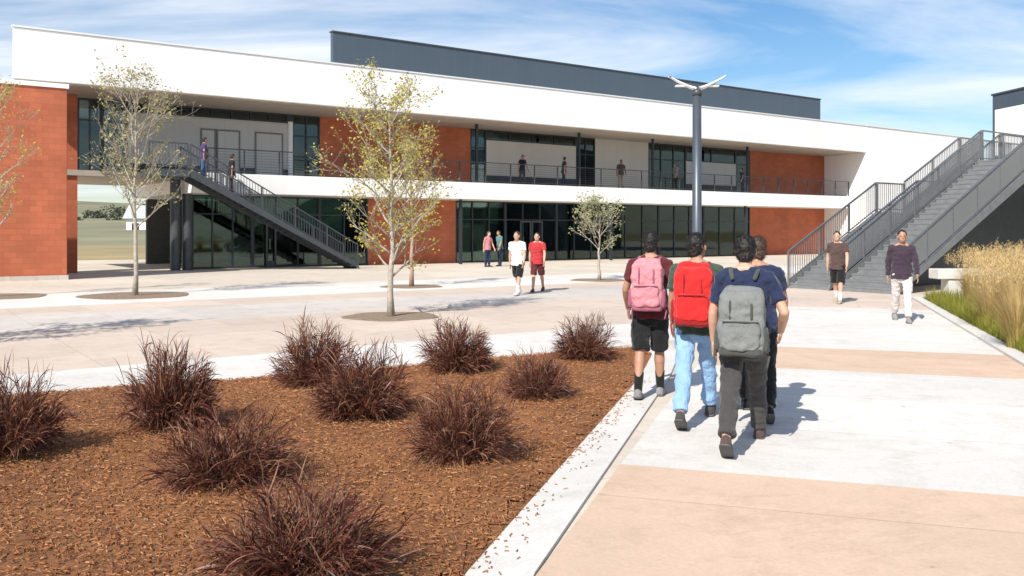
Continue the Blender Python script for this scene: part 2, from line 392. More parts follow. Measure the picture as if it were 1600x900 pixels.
stTopX = LX(290, -3.1); stBotX = LX(548, -3.1)
r = MB(); railing(r, (stTopX + 1.2, S_ + .08, ZS1), (XR - .1, S_ + .08, ZS1), horizontal=True)
part('railing', 'rail', r, bal)
# wall and window pieces --------------------------------------------------
def wallseg(px0, px1, z0, z1, mat, name='wall', y0=0., y1=.3):
    return part(name, mat, MB().box(LX(px0, 0), LX(px1, 0) - .004, y0, y1, z0, z1))
def window(px0, px1, z0, z1, nm, rows=(), glass='glass_low', fm='frame', y=0.):
    x0, x1 = LX(px0, 0), LX(px1, 0) - .004; f = MB(); w = .07
    f.box(x0, x0 + w, y, y + .14, z0, z1).box(x1 - w, x1, y, y + .14, z0, z1)
    f.box(x0 + w + .001, x1 - w - .001, y, y + .14, z0, z0 + w).box(x0 + w + .001, x1 - w - .001, y, y + .14, z1 - w, z1)
    for i in range(1, nm): x = x0 + (x1 - x0) * i / nm; f.box(x - .03, x + .03, y + .004, y + .13, z0 + w + .001, z1 - w - .001)
    for z in rows:
        for i in range(nm):
            a = x0 + (x1 - x0) * i / nm + .071; bb = x0 + (x1 - x0) * (i + 1) / nm - .071
            f.box(a - .04, bb + .04, y + .008, y + .12, z - .03, z + .03)
    wo = part('window', fm, f)
    part('pane', glass, MB().box(x0 + w, x1 - w, y + .06, y + .07, z0 + w, z1 - w), wo)
    rb = random.Random(int(px0 * 7 + z0))
    if z1 - z0 > 2 and rb.random() < .75:
        for i in range(nm):
            if rb.random() < .6: a = x0 + (x1 - x0) * i / nm + .06; bb = x0 + (x1 - x0) * (i + 1) / nm - .06; part('blind', 'grey_panel', MB().box(a, bb, y + .16, y + .17, z1 - rb.uniform(.3, .65) * (z1 - z0), z1 - .02), wo)
    return wo
UZ0, UZ1 = ZS1 + .004, ZF0 - .055
# lower storey
def door(px0, px1, z1):
    x0, x1 = LX(px0, 0), LX(px1, 0); f = MB()
    f.box(x0, x0 + .08, -.07, -.012, .03, z1).box(x1 - .08, x1, -.07, -.012, .03, z1).box(x0 + .081, x1 - .081, -.07, -.012, z1 - .1, z1).box(x0 + .081, x1 - .081, -.07, -.012, .03, .3)
    d = part('door', 'darksteel', f); part('handle', 'steel', MB().box(x0 + .16, x0 + .19, -.12, -.075, .85, 1.35), d)
window(300, 395, .01, ZS0, 3, (2.5,)); window(395, 500, .01, ZS0, 3, (2.5,)); window(500, 575, .01, ZS0, 2, (2.5,))
wallseg(575, 712, .0, ZS0, 'brick')
for a, c in ((712, 790), (790, 870), (870, 950), (950, 1030), (1030, 1100), (1100, 1172)): window(a, c, .01, ZS0, 3, (2.35,))
wallseg(1172, 1288, 0, ZS0, 'brick')
door(812, 829, 2.3); door(830, 847, 2.3); door(415, 431, 2.3)
for px in (274, 293):
    x = LX(px, -.6)
    part('column', 'darksteel', MB().tube([(x, -.6, 0), (x, -.6, 4.0 if px < 280 else ZS0)], .22, 20))
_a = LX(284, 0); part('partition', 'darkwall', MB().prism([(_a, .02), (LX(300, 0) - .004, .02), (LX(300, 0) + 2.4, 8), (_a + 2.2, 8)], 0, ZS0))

# upper storey
window(121, 160, UZ0, UZ1, 2, (6.4,), 'glass_up'); window(160, 200, UZ0, UZ1, 2, (6.4,), 'glass_up')
def panel_bay(px0, px1, z0, z1, mat, doors=()):
    wallseg(px0, px1, z0, z1, mat, 'wall_panel')
    wallseg(px0, px1, UZ0, z0 - .004, 'frame', 'wall_base', .01, .29)
    window(px0, px1, z1 + .004, UZ1, max(2, int((px1 - px0) / 30)), (), 'glass_up')
    for a, c in doors:
        x0, x1 = LX(a, 0), LX(c, 0); f = MB(); w = .07
        f.box(x0, x0 + w, -.05, -.003, UZ0 + .02, z1 - .5).box(x1 - w, x1, -.05, -.003, UZ0 + .02, z1 - .5).box(x0 + w, x1 - w, -.05, -.003, z1 - .5 - w, z1 - .5)
        d = part('door', 'midwall', f); part('door_leaf', 'grey_panel', MB().box(x0 + w, x1 - w, -.03, -.004, UZ0 + .02, z1 - .5 - w), d)
panel_bay(200, 450, 4.66, 6.86, 'grey_panel', ((313, 337), (338, 375), (398, 442)))
wallseg(450, 457, UZ0, 6.95, 'whiteframe', 'trim', -.06, .3)
wallseg(450, 457, 6.954, UZ1, 'frame', 'wall')
window(457, 500, UZ0, UZ1, 2, (5.3, 6.3), 'glass_up')
wallseg(500, 735, UZ0, UZ1, 'brick')
window(735, 760, UZ0, UZ1, 1, (6.3,), 'glass_up')
panel_bay(760, 900, 4.8, 6.75, 'beige_panel')
window(900, 930, UZ0, UZ1, 2, (6.3,), 'glass_up')
wallseg(930, 1013, UZ0, UZ1, 'beige_panel', 'wall_panel')
window(1013, 1072, UZ0, UZ1, 3, (6.3,), 'glass_up')
panel_bay(1072, 1150, 4.8, 6.3, 'grey_panel')
window(1150, 1172, UZ0, UZ1, 1, (6.3,), 'glass_up')
wallseg(1172, 1288, UZ0, UZ1, 'brick')
# rooms behind the glass
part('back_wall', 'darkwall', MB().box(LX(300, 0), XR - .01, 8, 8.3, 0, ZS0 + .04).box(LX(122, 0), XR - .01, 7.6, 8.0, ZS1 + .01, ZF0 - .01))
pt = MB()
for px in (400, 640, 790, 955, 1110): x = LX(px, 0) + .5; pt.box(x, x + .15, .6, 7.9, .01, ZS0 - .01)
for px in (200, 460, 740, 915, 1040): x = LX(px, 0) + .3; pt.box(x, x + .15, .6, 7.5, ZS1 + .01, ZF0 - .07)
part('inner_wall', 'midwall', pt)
# drain pipe and balcony soffit lights are too fine to see; slender balcony posts
for px in (745, 905, 1020, 1168):
    x = LX(px, S_ + .3); part('post', 'frame', MB().box(x - .06, x + .06, S_ + .25, S_ + .37, ZS1 + .003, ZF0 - .055))
for px in (720, 955, 1165):
    x = LX(px, S_ + .3); part('post', 'frame', MB().box(x - .07, x + .07, S_ + .25, S_ + .39, .01, ZS0 - .003))

# ------------------------------------------------------------------ stairs
def make_stair(name, label, loc, rz, width, flights, run, rise, mats, step=.12, panel=False, deck=None):
    """flights: list of riser counts, landings between (1.7 m deep)"""
    t = empty(name, loc, rz); tag(t, label, 'staircase')
    x = z = 0.; segs = []; tread_me = None
    for fi, n in enumerate(flights):
        x0, z0 = x, z
        for i in range(n):
            z += rise
            if tread_me is None:
                o = MB().box(0, run + .03, .05, width - .05, -.05, 0).build('tread', MT[mats[0]], t); tread_me = o
            else: o = tread_me.copy(); C.objects.link(o); o.parent = t
            o.location = (x, 0, z); x += run
        rs = MB()
        for i in range(n): rs.box(x0 + i * run + .01, x0 + i * run + .025, .06, width - .06, z0 + i * rise, z0 + (i + 1) * rise - .051)
        rs.build('risers', MT[mats[1]], t)
        segs.append((x0, z0, x, z))
        if fi < len(flights) - 1:
            MB().box(x + .035, x + 1.7, .03, width - .03, z - .28, z - .01).build('landing', MT[mats[0]], t); x += 1.7
    for y in (0, width):
        s = MB(); r = MB(); pn = MB()
        for k, (a, za, b2, zb) in enumerate(segs):
            yy0, yy1 = y - .03, y + .03
            vs = [(a - .1, yy0, max(0, za - .22) if za else 0), (b2, yy0, zb - .32), (b2, yy0, zb + .05), (a, yy0, za + rise + .05)]
            vs += [(v[0], yy1, v[2]) for v in vs]
            s.add(vs, [(0, 1, 2, 3), (7, 6, 5, 4), (0, 4, 5, 1), (1, 5, 6, 2), (2, 6, 7, 3), (3, 7, 4, 0)])
            yr = y + (.0)
            railing(r, (a, yr, za + rise * .5 + .05), (b2, yr, zb + .05), .98, None if panel else step, 1.5)
            if panel:
                q = [(a, yr - .012, za + rise + .16), (b2, yr - .012, zb + .16), (b2, yr - .012, zb + .96), (a, yr - .012, za + rise + .90)]
                q += [(v[0], yr + .012, v[2]) for v in q]
                pn.add(q, [(0, 1, 2, 3), (7, 6, 5, 4), (0, 4, 5, 1), (1, 5, 6, 2), (2, 6, 7, 3), (3, 7, 4, 0)])
            if k < len(segs) - 1:
                c = segs[k + 1][0]; s.box(b2 + .002, c - .102, yy0, yy1, zb - .32, zb + .05)
                railing(r, (b2 + .06, yr, zb + .05), (c - .06, yr, zb + .05), .98, None if panel else step, 1.5)
        s.build('stringer', MT[mats[1]], t); r.build('railing', MT[mats[2]], t)
        if panel: pn.build('side_panel', MT[mats[3]], t)
    if deck:
        L = deck; MB().box(x + .035, x + L, -.03, width + .03, z - .35, z - .005).build('deck', MT[mats[1]], t)
        for y in (0.0, width):
            r = MB(); railing(r, (x + .1, y, z), (x + L, y, z), 1.05, None if panel else step, 1.5); r.build('railing', MT[mats[2]], t)
    return t, segs
# perforated panel material
def perforated(name, c):
    m, nt, b = newmat(name); tc = N(nt, 'ShaderNodeTexCoord')
    v = N(nt, 'ShaderNodeTexVoronoi', Scale=28); v.inputs['Randomness'].default_value = 0
    nt.links.new(tc.outputs['Object'], v.inputs['Vector'])
    al = ramp(nt, v.outputs['Distance'], [(.34, (0, 0, 0)), (.37, (1, 1, 1))])
    nt.links.new(al, b.inputs['Alpha']); b.inputs['Base Color'].default_value = col4(c); b.inputs['Metallic'].default_value = .3; b.inputs['Roughness'].default_value = .5
    return m
MT['perf'] = perforated('perforated_steel', (.23, .24, .245))
nb = Vector((10.5, 24.3, 0))
ns, nsegs = make_stair('outdoor_stairs', 'wide grey steel outdoor stairs with perforated side panels beside the planting bed', nb, TH, 1.95, (25,), .33, .165, ('greysteel', 'greysteel', 'steel', 'perf'), panel=True, deck=6)
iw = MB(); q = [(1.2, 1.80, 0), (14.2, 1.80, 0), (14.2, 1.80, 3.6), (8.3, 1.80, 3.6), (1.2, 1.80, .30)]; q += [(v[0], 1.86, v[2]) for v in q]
iw.add(q, [(0, 1, 2, 3, 4), (9, 8, 7, 6, 5)] + [(i, i + 5, (i + 1) % 5 + 5, (i + 1) % 5) for i in range(5)]).build('shade_infill', MT['darksteel'], ns)  # added dark sheet standing in for the shade beneath the stairs
fb = nb + M_ * 2.15
ts, fsegs = make_stair('outdoor_stairs', 'narrow grey outdoor stairs with barred railings and a mid landing, by the white wing', fb, TH, 1.45, (14, 11), .33, .165, ('greysteel', 'greysteel', 'steel'), .11, deck=5)
for x in (4.75, 6.1, 9.9, 13.5):
    zt = 2.05 if x < 7 else 3.75
    for y in (.12, 1.33): MB().box(x - .06, x + .06, y - .06, y + .06, 0, zt).build('post', MT['darksteel'], ts)
# stair climbing to the balcony at the left
cs, csegs = make_stair('balcony_stairs', 'dark steel stairs climbing left to the balcony behind the young trees', BW(stBotX, -2.32), TH + pi, 1.5, (26,), (stBotX - stTopX) / 26, ZS1 / 26, ('darksteel', 'darksteel', 'rail'), .12)
MB().box((stBotX - stTopX) + .03, (stBotX - stTopX) + 1.6, .03, 1.47, ZS1 - .3, ZS1 - .005).build('landing', MT['darksteel'], cs)
r = MB(); railing(r, ((stBotX - stTopX) + .1, 1.47, ZS1), ((stBotX - stTopX) + 1.6, 1.47, ZS1), 1.05, .12, 1.5); r.build('railing', MT['rail'], cs)

# ------------------------------------------------------------------ neighbouring building at the right edge
c0 = Vector((25.2, 47, 0)); e = Vector((2.2, -17, 0)).normalized(); rz2 = atan2(e.y, e.x)
nbd = empty('side_building', c0, rz2); tag(nbd, 'dark navy clad building with white canopy above the grey outdoor stairs', 'building')
MB().box(0, 26, 0, 14, 0, 8.8).build('wall', MT['navy'], nbd, bevel=.02)      # local y is to the right of the edge
MB().box(-.05, 26.05, -.05, 14.05, 8.803, 8.9).build('coping', MT['darksteel'], nbd)
MB().box(5.6, 26, -3.9, -.01, 5.15, 7.25).build('canopy', MT['white'], nbd, bevel=.03)
MB().box(5.8, 26, -3.6, -.012, 3.7, 4.1).build('deck', MT['slabwhite'], nbd)
for x in (6.0, 11, 16): MB().box(x - .1, x + .1, -3.5, -3.3, 0, 3.69).build('column', MT['darksteel'], nbd)
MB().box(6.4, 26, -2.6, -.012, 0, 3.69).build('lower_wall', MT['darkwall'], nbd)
# seat wall under the stairs
sw = MB(); a = G(1425, 447); sw.box(0, 4.2, 0, .5, 0.5, .76).box(.3, .7, .05, .45, 0, .499).box(3.4, 3.8, .05, .45, 0, .499)
o = sw.build('concrete_bench', MT['kerb'], bevel=.02); o.location = Vector((10.9, 22.9, 0)); o.rotation_euler = (0, 0, .05)
tag(o, 'pale concrete bench under the grey outdoor stairs', 'bench')

# ------------------------------------------------------------------ distant house seen through the passage
dh = empty('distant_house', (-62, 155, 1.2), .15); tag(dh, 'distant pale house on the hillside seen through the open passage', 'house')
MB().box(-4.5, 4.5, 0, 7, -1, 2.6).build('wall', MT['white'], dh)
MB().add([(-5, -.6, 2.6), (5, -.6, 2.6), (5, 7.6, 2.6), (-5, 7.6, 2.6), (-5, 3.5, 5), (5, 3.5, 5)], [(0, 1, 5, 4), (2, 3, 4, 5), (0, 4, 3), (1, 2, 5), (3, 2, 1, 0)]).build('roof', MT['grey_panel'], dh)
for x in (-3, 0, 3): MB().box(x - .6, x + .6, -.05, -.01, .6, 1.8).build('window', MT['frame'], dh)

# ------------------------------------------------------------------ lamp
lp = G(1089, 500)
lamp = empty('street_lamp', lp, 0); tag(lamp, 'dark grey lamp post with two pale wing shaped heads behind the walkers', 'street lamp')
lt = EYE + (HZ - 137) * lp.y / F
MB().tube([(0, 0, .02), (0, 0, .05), (0, 0, 1.0), (0, 0, lt - .15)], [.11, .10, .095, .085], 20).build('pole', MT['lamp'], lamp, True)
MB().tube([(0, 0, 0.012), (0, 0, .05), (0, 0, .08)], [.2, .2, .13], 20).build('base', MT['lamp'], lamp)
MB().tube([(0, 0, lt - .15), (0, 0, lt - .02)], [.10, .07], 20).build('cap', MT['lamp'], lamp, True)
for s in (-1, 1):
    w = MB(); n = 8
    for i in range(n):
        t = i / (n - 1); x = s * (.03 + .52 * t); zc = lt - .02 + .24 * t ** 1.3; hw = .13 * (1 - .35 * t) ; th = .035 * (1 - .6 * t) + .008
        w.v += [(x, -hw, zc), (x, 0, zc + th), (x, hw, zc), (x, 0, zc - th)]
    for i in range(n - 1):
        for k in range(4): a = i * 4 + k; b2 = i * 4 + (k + 1) % 4; w.f.append((a, b2, b2 + 4, a + 4))
    w.f += [(0, 1, 2, 3), ((n - 1) * 4 + 3, (n - 1) * 4 + 2, (n - 1) * 4 + 1, (n - 1) * 4)]
    a = w.build('lamp_head', MT['lampwhite'], lamp, True)
    MB().box(min(s * .2, s * .42), max(s * .2, s * .42), -.06, .06, lt + .02, lt + .045).build('lens', MT['lens'], a)

# ------------------------------------------------------------------ trees
def make_tree(H, first, spread, nb_, rng, leafn, leafsize, barkm, leafm, name='young_tree', trunk_r=.055, up=.75):
    t = empty(name, (0, 0, 0)); tr = MB(); lf = MB(); tips = []
    def grow(p, d, L, r, lvl):
        pts = [p.copy()]; rs = [r]; q = p.copy(); n = 5 if lvl < 2 else 4
        for i in range(n):
            d = (d + Vector((rng.gauss(0, .13), rng.gauss(0, .13), rng.gauss(.05, .08)))).normalized(); q = q + d * L / n
            pts.append(q.copy()); rs.append(max(.0025, r * (1 - .75 * (i + 1) / n)))
        tr.tube(pts, rs, 6 if lvl < 2 else 4)
        if lvl >= 1:
            for i in range(2, n + 1): tips.append((pts[i], lvl, d.copy()))
        if lvl < 3:
            k = {1: 5, 2: 4}.get(lvl, 3)
            for i in range(k):
                f = rng.uniform(.25, 1.0) * n; a = int(min(n - 1, f)); pp = pts[a].lerp(pts[a + 1], f - a)
                nd = (d + Vector((rng.gauss(0, .6), rng.gauss(0, .6), rng.gauss(.1, .35)))).normalized()
                grow(pp, nd, L * rng.uniform(.4, .62), max(.003, rs[a] * .6), lvl + 1)
    pts = []; rs = []
    for i in range(10):
        f = i / 9; pts.append(Vector((rng.gauss(0, .02) * (i > 0), rng.gauss(0, .02) * (i > 0), H * .93 * f))); rs.append(trunk_r * (1 - .85 * f) + (.02 if i == 0 else 0))
    tr.tube(pts, rs, 10)
    for i in range(nb_):
        f = first + (1 - first) * ((i + rng.random()) / nb_); z = H * .93 * f; a = i * 2.4 + rng.gauss(0, .4)
        k = min(8, int(f * 9)); pp = pts[k].lerp(pts[k + 1], f * 9 - k)
        env = (1 - .8 * abs((f - first) / (1 - first) - .38) ** 1.2)
        d = Vector((cos(a), sin(a), up + .5 * f)).normalized()
        grow(pp, d, spread * env * rng.uniform(.75, 1.15), trunk_r * .42 * (1 - .6 * f) + .004, 1)
    for i in range(leafn):
        p, lvl, d = rng.choice(tips)
        c = p + Vector((rng.gauss(0, .07), rng.gauss(0, .07), rng.gauss(0, .06)))
        L = leafsize * rng.uniform(.6, 1.3); a = Vector((rng.gauss(0, 1), rng.gauss(0, 1), rng.gauss(-.2, .6))).normalized()
        b2 = a.cross(Vector((rng.gauss(0, 1), rng.gauss(0, 1), rng.gauss(0, 1)))).normalized() * L * .28
        lf.add([c, c + a * L * .5 + b2, c + a * L, c + a * L * .5 - b2], [(0, 1, 2, 3)])
    tr.build('trunk', MT[barkm], t, True); lf.build('crown', MT[leafm], t)
    return t
MT['leaf_yel'] = leafmat('yellow_green_leaf', [(.30, .26, .04), (.48, .42, .09), (.52, .44, .16), (.36, .37, .06), (.48, .38, .11)], .6, .35)
MT['leaf_grey'] = leafmat('grey_olive_leaf', [(.22, .20, .07), (.36, .33, .13), (.40, .35, .18), (.28, .28, .09)], .6, .3)
MT['leaf_pale'] = leafmat('pale_green_leaf', [(.28, .30, .13), (.40, .41, .22), (.34, .33, .16)], .6, .35)
MT['leaf_far'] = leafmat('dark_leaf', [(.035, .055, .04), (.07, .09, .06), (.10, .11, .06)], .7, .2)
def hgt(base, py): return EYE + (HZ - py) * base.y / F
def pit(p, r, rz=TH):
    k = MB().prism([((r + .05 * sin(5 * q_)) * cos(q_), (r + .05 * sin(5 * q_)) * sin(q_)) for q_ in [2 * pi * i_ / 40 for i_ in range(40)]], .0, .016); o = k.build('tree_pit', MT['soil']); o.location = p; o.rotation_euler = (0, 0, rz); o['kind'] = 'structure'
tp = [  # px, base py, top py, spread, first, branches, leaves, size, bark, leaf, label, seed, pit
    (611, 495, 150, 1.30, .17, 30, 4600, .066, 'bark', 'leaf_yel', 'tallest young tree with thin yellow green leaves, nearest to the shrub bed', 3, .95),
    (643, 448, 225, 1.25, .34, 16, 1500, .075, 'bark_red', 'leaf_yel', 'young tree with brown trunk in front of the terracotta wall, behind a taller one', 5, .95),
    (211, 462, 128, 1.7, .33, 28, 2500, .078, 'bark', 'leaf_grey', 'half bare grey young tree before the open passage', 8, 1.4),
    (936, 438, 334, 1.25, .40, 11, 1300, .085, 'bark', 'leaf_pale', 'small pale green tree in front of the ground floor glazing', 11, 1.0),
    (-6, 464, 120, 1.0, .30, 14, 800, .08, 'bark', 'leaf_yel', 'young tree against the terracotta end wall, at the edge of view', 14, 1.2)]
for px, pb, ptop, spr, first, nbr, lv, ls, bk, lfm, lab, sd, pr in tp:
    p = G(px, pb); H = hgt(p, ptop)
    t = make_tree(H, first, spr, nbr, random.Random(sd), lv, ls, bk, lfm, trunk_r=.065 if px != 936 else .06); t.location = p; tag(t, lab, 'tree', 'young trees on the plaza'); pit(p, pr)
t = make_tree(5, .3, 1.3, 18, random.Random(21), 2600, .1, 'bark', 'leaf_yel'); t.location = (-9.9, 11.9, 0); tag(t, 'young tree outside the left edge that shades the paving', 'tree', 'young trees on the plaza')
# far woods: leafy band on the hillside beyond the passage
rg = random.Random(4); fw = MB()
for k in range(64):
    X = rg.uniform(-150, -40); Y = rg.uniform(190, 330); Rr = rg.uniform(2.2, 4.5)
    z0 = (Y - 120) * .02
    for i in range(260):
        d = Vector((rg.gauss(0, 1), rg.gauss(0, 1), rg.gauss(0, 1))).normalized() * Rr * rg.uniform(.6, 1); c = Vector((X, Y, z0 + Rr * .7)) + Vector((d.x, d.y, d.z * .8))
        a = Vector((rg.gauss(0, 1), rg.gauss(0, 1), rg.gauss(0, 1))).normalized() * .34; b2 = a.cross(Vector((rg.gauss(0, 1), rg.gauss(0, 1), 1))).normalized() * .26
        fw.add([c - a, c + b2, c + a, c - b2], [(0, 1, 2, 3)])
tag(fw.build('far_woods', MT['leaf_far']), 'dark line of far trees on the hillside beyond the passage', 'trees', None, 'stuff')

# ------------------------------------------------------------------ shrubs
MT['shrub_leaf'] = leafmat('dark_red_leaf', [(.035, .010, .008), (.10, .024, .016), (.19, .065, .038), (.06, .016, .012), (.34, .19, .12), (.13, .042, .024), (.07, .015, .017), (.24, .11, .06)], .45, .15)
MT['shrub_stem'] = plain('shrub_stem', (.16, .085, .055), .8)
def make_shrub(rng):
    t = empty('shrub', (0, 0, 0)); st_ = MB(); lf = MB(); full = rng.uniform(.85, 1.15); lopx, lopy = rng.uniform(-.18, .18), rng.uniform(-.18, .18)
    def blade(p, d, L, w, droop, n=5):
        sd = d.cross(Vector((rng.gauss(0, 1), rng.gauss(0, 1), rng.gauss(0, 1)))).normalized(); o0 = len(lf.v); q = p.copy()
        for k in range(n + 1):
            f = k / n; ww = w * (.55 + .9 * f if f < .5 else 2 * (1 - f) + .04); lf.v += [tuple(q - sd * ww), tuple(q + sd * ww)]
            d = (d + Vector((rng.gauss(0, .05), rng.gauss(0, .05), -droop * f))).normalized(); q = q + d * L / n; q.z = max(q.z, .01)
        for k in range(n): lf.f.append((o0 + 2 * k, o0 + 2 * k + 1, o0 + 2 * k + 3, o0 + 2 * k + 2))
    nst = int(210 * full)
    for i in range(nst):
        a = rng.uniform(0, 2 * pi); el = math.asin(rng.uniform(.05, 1)); gap = noise.noise(Vector((cos(a) * 1.7, sin(a) * 1.7, el * 1.5 + full * 9)))
        L = rng.uniform(.25, .36) * (1 + .30 * gap) * (.9 + .25 * sin(el))
        d = Vector((cos(a) * cos(el) + lopx, sin(a) * cos(el) + lopy, sin(el))).normalized(); p = Vector((cos(a) * rng.uniform(0, .1), sin(a) * rng.uniform(0, .1), .02)); pts = [p.copy()]
        for k in range(5):
            d = (d + Vector((rng.gauss(0, .10), rng.gauss(0, .10), .02))).normalized(); p = p + d * L / 5; p.z = max(p.z, .015); pts.append(p.copy())
        st_.tube(pts, [.0038, .0034, .003, .0026, .002, .0012], 3, False)
        if rng.random() < .05: continue                       # a bare twig
        for k in range(17):
            f = rng.uniform(.6, 5); q = int(min(4, f)); c = pts[q].lerp(pts[q + 1], f - q); dd = (pts[q + 1] - pts[q]).normalized()
            v = (dd * rng.uniform(.9, 2.2) + Vector((rng.gauss(0, 1), rng.gauss(0, 1), rng.gauss(.1, .8))).normalized()).normalized()
            blade(c, v, rng.uniform(.08, .19), rng.uniform(.0020, .0040), rng.uniform(.10, .65))
    lf.build('foliage', MT['shrub_leaf'], t); st_.build('stems', MT['shrub_stem'], t)
    lt_ = MB()
    for i in range(90):
        a = rng.uniform(0, 2 * pi); r_ = rng.uniform(.1, .5); c = Vector((cos(a) * r_, sin(a) * r_, rng.uniform(.02, .045))); b2 = rng.uniform(0, 2 * pi); d = Vector((cos(b2), sin(b2), rng.gauss(0, .1))) * rng.uniform(.02, .05); w = Vector((-sin(b2), cos(b2), 0)) * .004
        lt_.add([c - d, c + w, c + d, c - w], [(0, 1, 2, 3)])
    lt_.build('dead_leaves', MT['shrub_dead'], t)
    return t
MT['shrub_dead'] = leafmat('dead_leaf', [(.12, .05, .03), (.30, .19, .11), (.20, .10, .06), (.38, .27, .17)], .8, 0)
protos = [make_shrub(random.Random(i + 30)) for i in range(5)]
sp = [(265, 683, 140, 128, 'dark red shrub alone near the left half of the bed, against the white path'),
      (492, 612, 120, 100, 'dark red shrub at the far edge of the bed, touching a wider one'),
      (570, 662, 150, 108, 'wide dark red shrub in the middle of the bed, overlapping one behind'),
      (352, 772, 205, 112, 'broad dark red shrub second nearest to the viewer'),
      (470, 925, 280, 150, 'largest dark red shrub, nearest to the viewer and cut by the bottom edge'),
      (712, 588, 112, 78, 'dark red shrub at the far edge of the bed below the tallest young tree'),
      (838, 630, 105, 74, 'compact dark red shrub between the far corner shrub and the middle of the bed'),
      (916, 570, 92, 68, 'small dark red shrub in the far corner of the bed beside the walkway kerb'),
      (722, 732, 165, 122, 'dark red shrub standing by itself nearest to the walkway kerb'),
      (14, 728, 150, 125, 'dark red shrub cut by the left edge of the view')]
psize = []
for o in protos:
    f_ = [c for c in o.children if c.name.startswith('foliage')][0]; zs = sorted(v.co.z for v in f_.data.vertices); rs_ = sorted(Vector((v.co.x, v.co.y)).length for v in f_.data.vertices)
    psize.append((zs[int(len(zs) * .985)], rs_[int(len(rs_) * .93)]))
used = set()
for i, (px, py, wpx, hpx, lab) in enumerate(sp):
    k = (i * 2) % 5
    o = protos[k] if k not in used else copy_tree(protos[k]); used.add(k)
    p = G(px, py); w = wpx * p.y / F; p.z = bed_h(p.x, p.y) - .01
    o.location = p; sxy = w / 2 / psize[k][1]; sz_ = hpx * .93 * p.y / F / psize[k][0]; o.scale = (sxy, sxy, sz_); o.rotation_euler = (0, 0, random.uniform(0, 6))
    tag(o, lab, 'shrub', 'dark red shrubs in the mulch bed', 'thing')

# ------------------------------------------------------------------ grasses on the right
MT['gold'] = leafmat('golden_grass', [(.56, .39, .17), (.66, .48, .24), (.72, .55, .31), (.46, .34, .12), (.60, .43, .20)], .7, .35)
MT['green_grass'] = leafmat('olive_grass', [(.13, .16, .02), (.24, .25, .03), (.33, .29, .06), (.18, .22, .03)], .7, .35)
MT['straw'] = leafmat('straw_blade', [(.22, .21, .03), (.48, .36, .11), (.58, .44, .18), (.32, .28, .05)], .7, .35)
def blades(mb, rng, n, H, spread, w, base_r, c=Vector((0, 0, 0))):
    for i in range(n):
        a = rng.uniform(0, 2 * pi); r0 = base_r * sqrt(rng.random()); p = c + Vector((cos(a) * r0, sin(a) * r0, 0)); out_ = rng.uniform(.1, 1) * spread; L = H * rng.uniform(.55, 1.05)
        d = Vector((cos(a), sin(a), 0)); sd = Vector((-sin(a), cos(a), 0)); pr = None; o0 = len(mb.v)
        for k in range(5):
            f = k / 4; q = p + d * out_ * f * f + Vector((0, 0, L * (f - .28 * f * f * out_ / max(.1, spread)))); ww = sd * w * (1 - f * .92)
            mb.v += [tuple(q - ww), tuple(q + ww)]
        for k in range(4): mb.f.append((o0 + 2 * k, o0 + 2 * k + 1, o0 + 2 * k + 3, o0 + 2 * k + 2))
def make_clump(rng):
    t = empty('ornamental_grass', (0, 0, 0)); a = MB(); blades(a, rng, 620, 1.05, .55, .0045, .16); a.build('blades', MT['straw'], t)
    b2 = MB(); blades(b2, rng, 700, 1.45, .6, .004, .14)
    for i in range(300):   # feathery seed heads
        an = rng.uniform(0, 2 * pi); rr = rng.uniform(.05, .62); c = Vector((cos(an) * rr, sin(an) * rr, 1.42 - .5 * rr * rr + rng.gauss(0, .09)))
        for k in range(9):
            q = c + Vector((rng.gauss(0, .012), rng.gauss(0, .012), rng.uniform(-.12, .12))); d = Vector((rng.gauss(0, .4), rng.gauss(0, .4), 1)).normalized() * .045; s_ = Vector((rng.gauss(0, 1), rng.gauss(0, 1), 0)).normalized() * .005
            b2.add([q - s_, q + s_, q + d], [(0, 1, 2)])
    b2.build('plumes', MT['gold'], t); return t
gc = [make_clump(random.Random(i + 50)) for i in range(3)]
spots = [(1590, 548, .95, 'golden feather grass clump nearest to the viewer at the right edge of the bed'),
         (1548, 516, .95, 'golden feather grass clump in front of the taller ones, next to the walkway kerb'),
         (1566, 494, 1.0, 'tall golden feather grass clump in the middle of the planting bed'),
         (1622, 520, 1.0, 'golden feather grass clump partly cut by the right edge'),
         (1518, 476, .95, 'smaller golden feather grass clump on the left of the group, before the stairs'),
         (1545, 494, .9, 'low golden feather grass clump between the small left clump and the kerb'),
         (1585, 520, .95, 'golden feather grass clump hemmed in by the others'),
         (1640, 500, 1.05, 'golden feather grass clump just beyond the right edge, only its left half in view'),
         (1600, 474, 1.0, 'golden feather grass clump furthest back, against the dark space under the stairs')]
for i, (px, py, k, lab) in enumerate(spots):
    o = gc[i] if i < 3 else copy_tree(gc[i % 3]); o.location = G(px, py) + Vector((0, 0, .03)); o.scale = (k, k, k * .88); o.rotation_euler = (0, 0, i * 1.7); tag(o, lab, 'ornamental grass', 'golden grass clumps', 'thing')
gcv = MB(); rg = random.Random(9)
for i in range(2300):
    s = rg.uniform(9.5, 24.5); p_ = 3.0 + 4.5 * rg.random() ** 1.9
    blades(gcv, rg, 14, rg.uniform(.18, .48), .18, .006, .09, W(s, p_, .03))
tag(gcv.build('low_grass', MT['green_grass']), 'low olive green grass filling the planting bed by the walkway', 'grass', None, 'stuff')

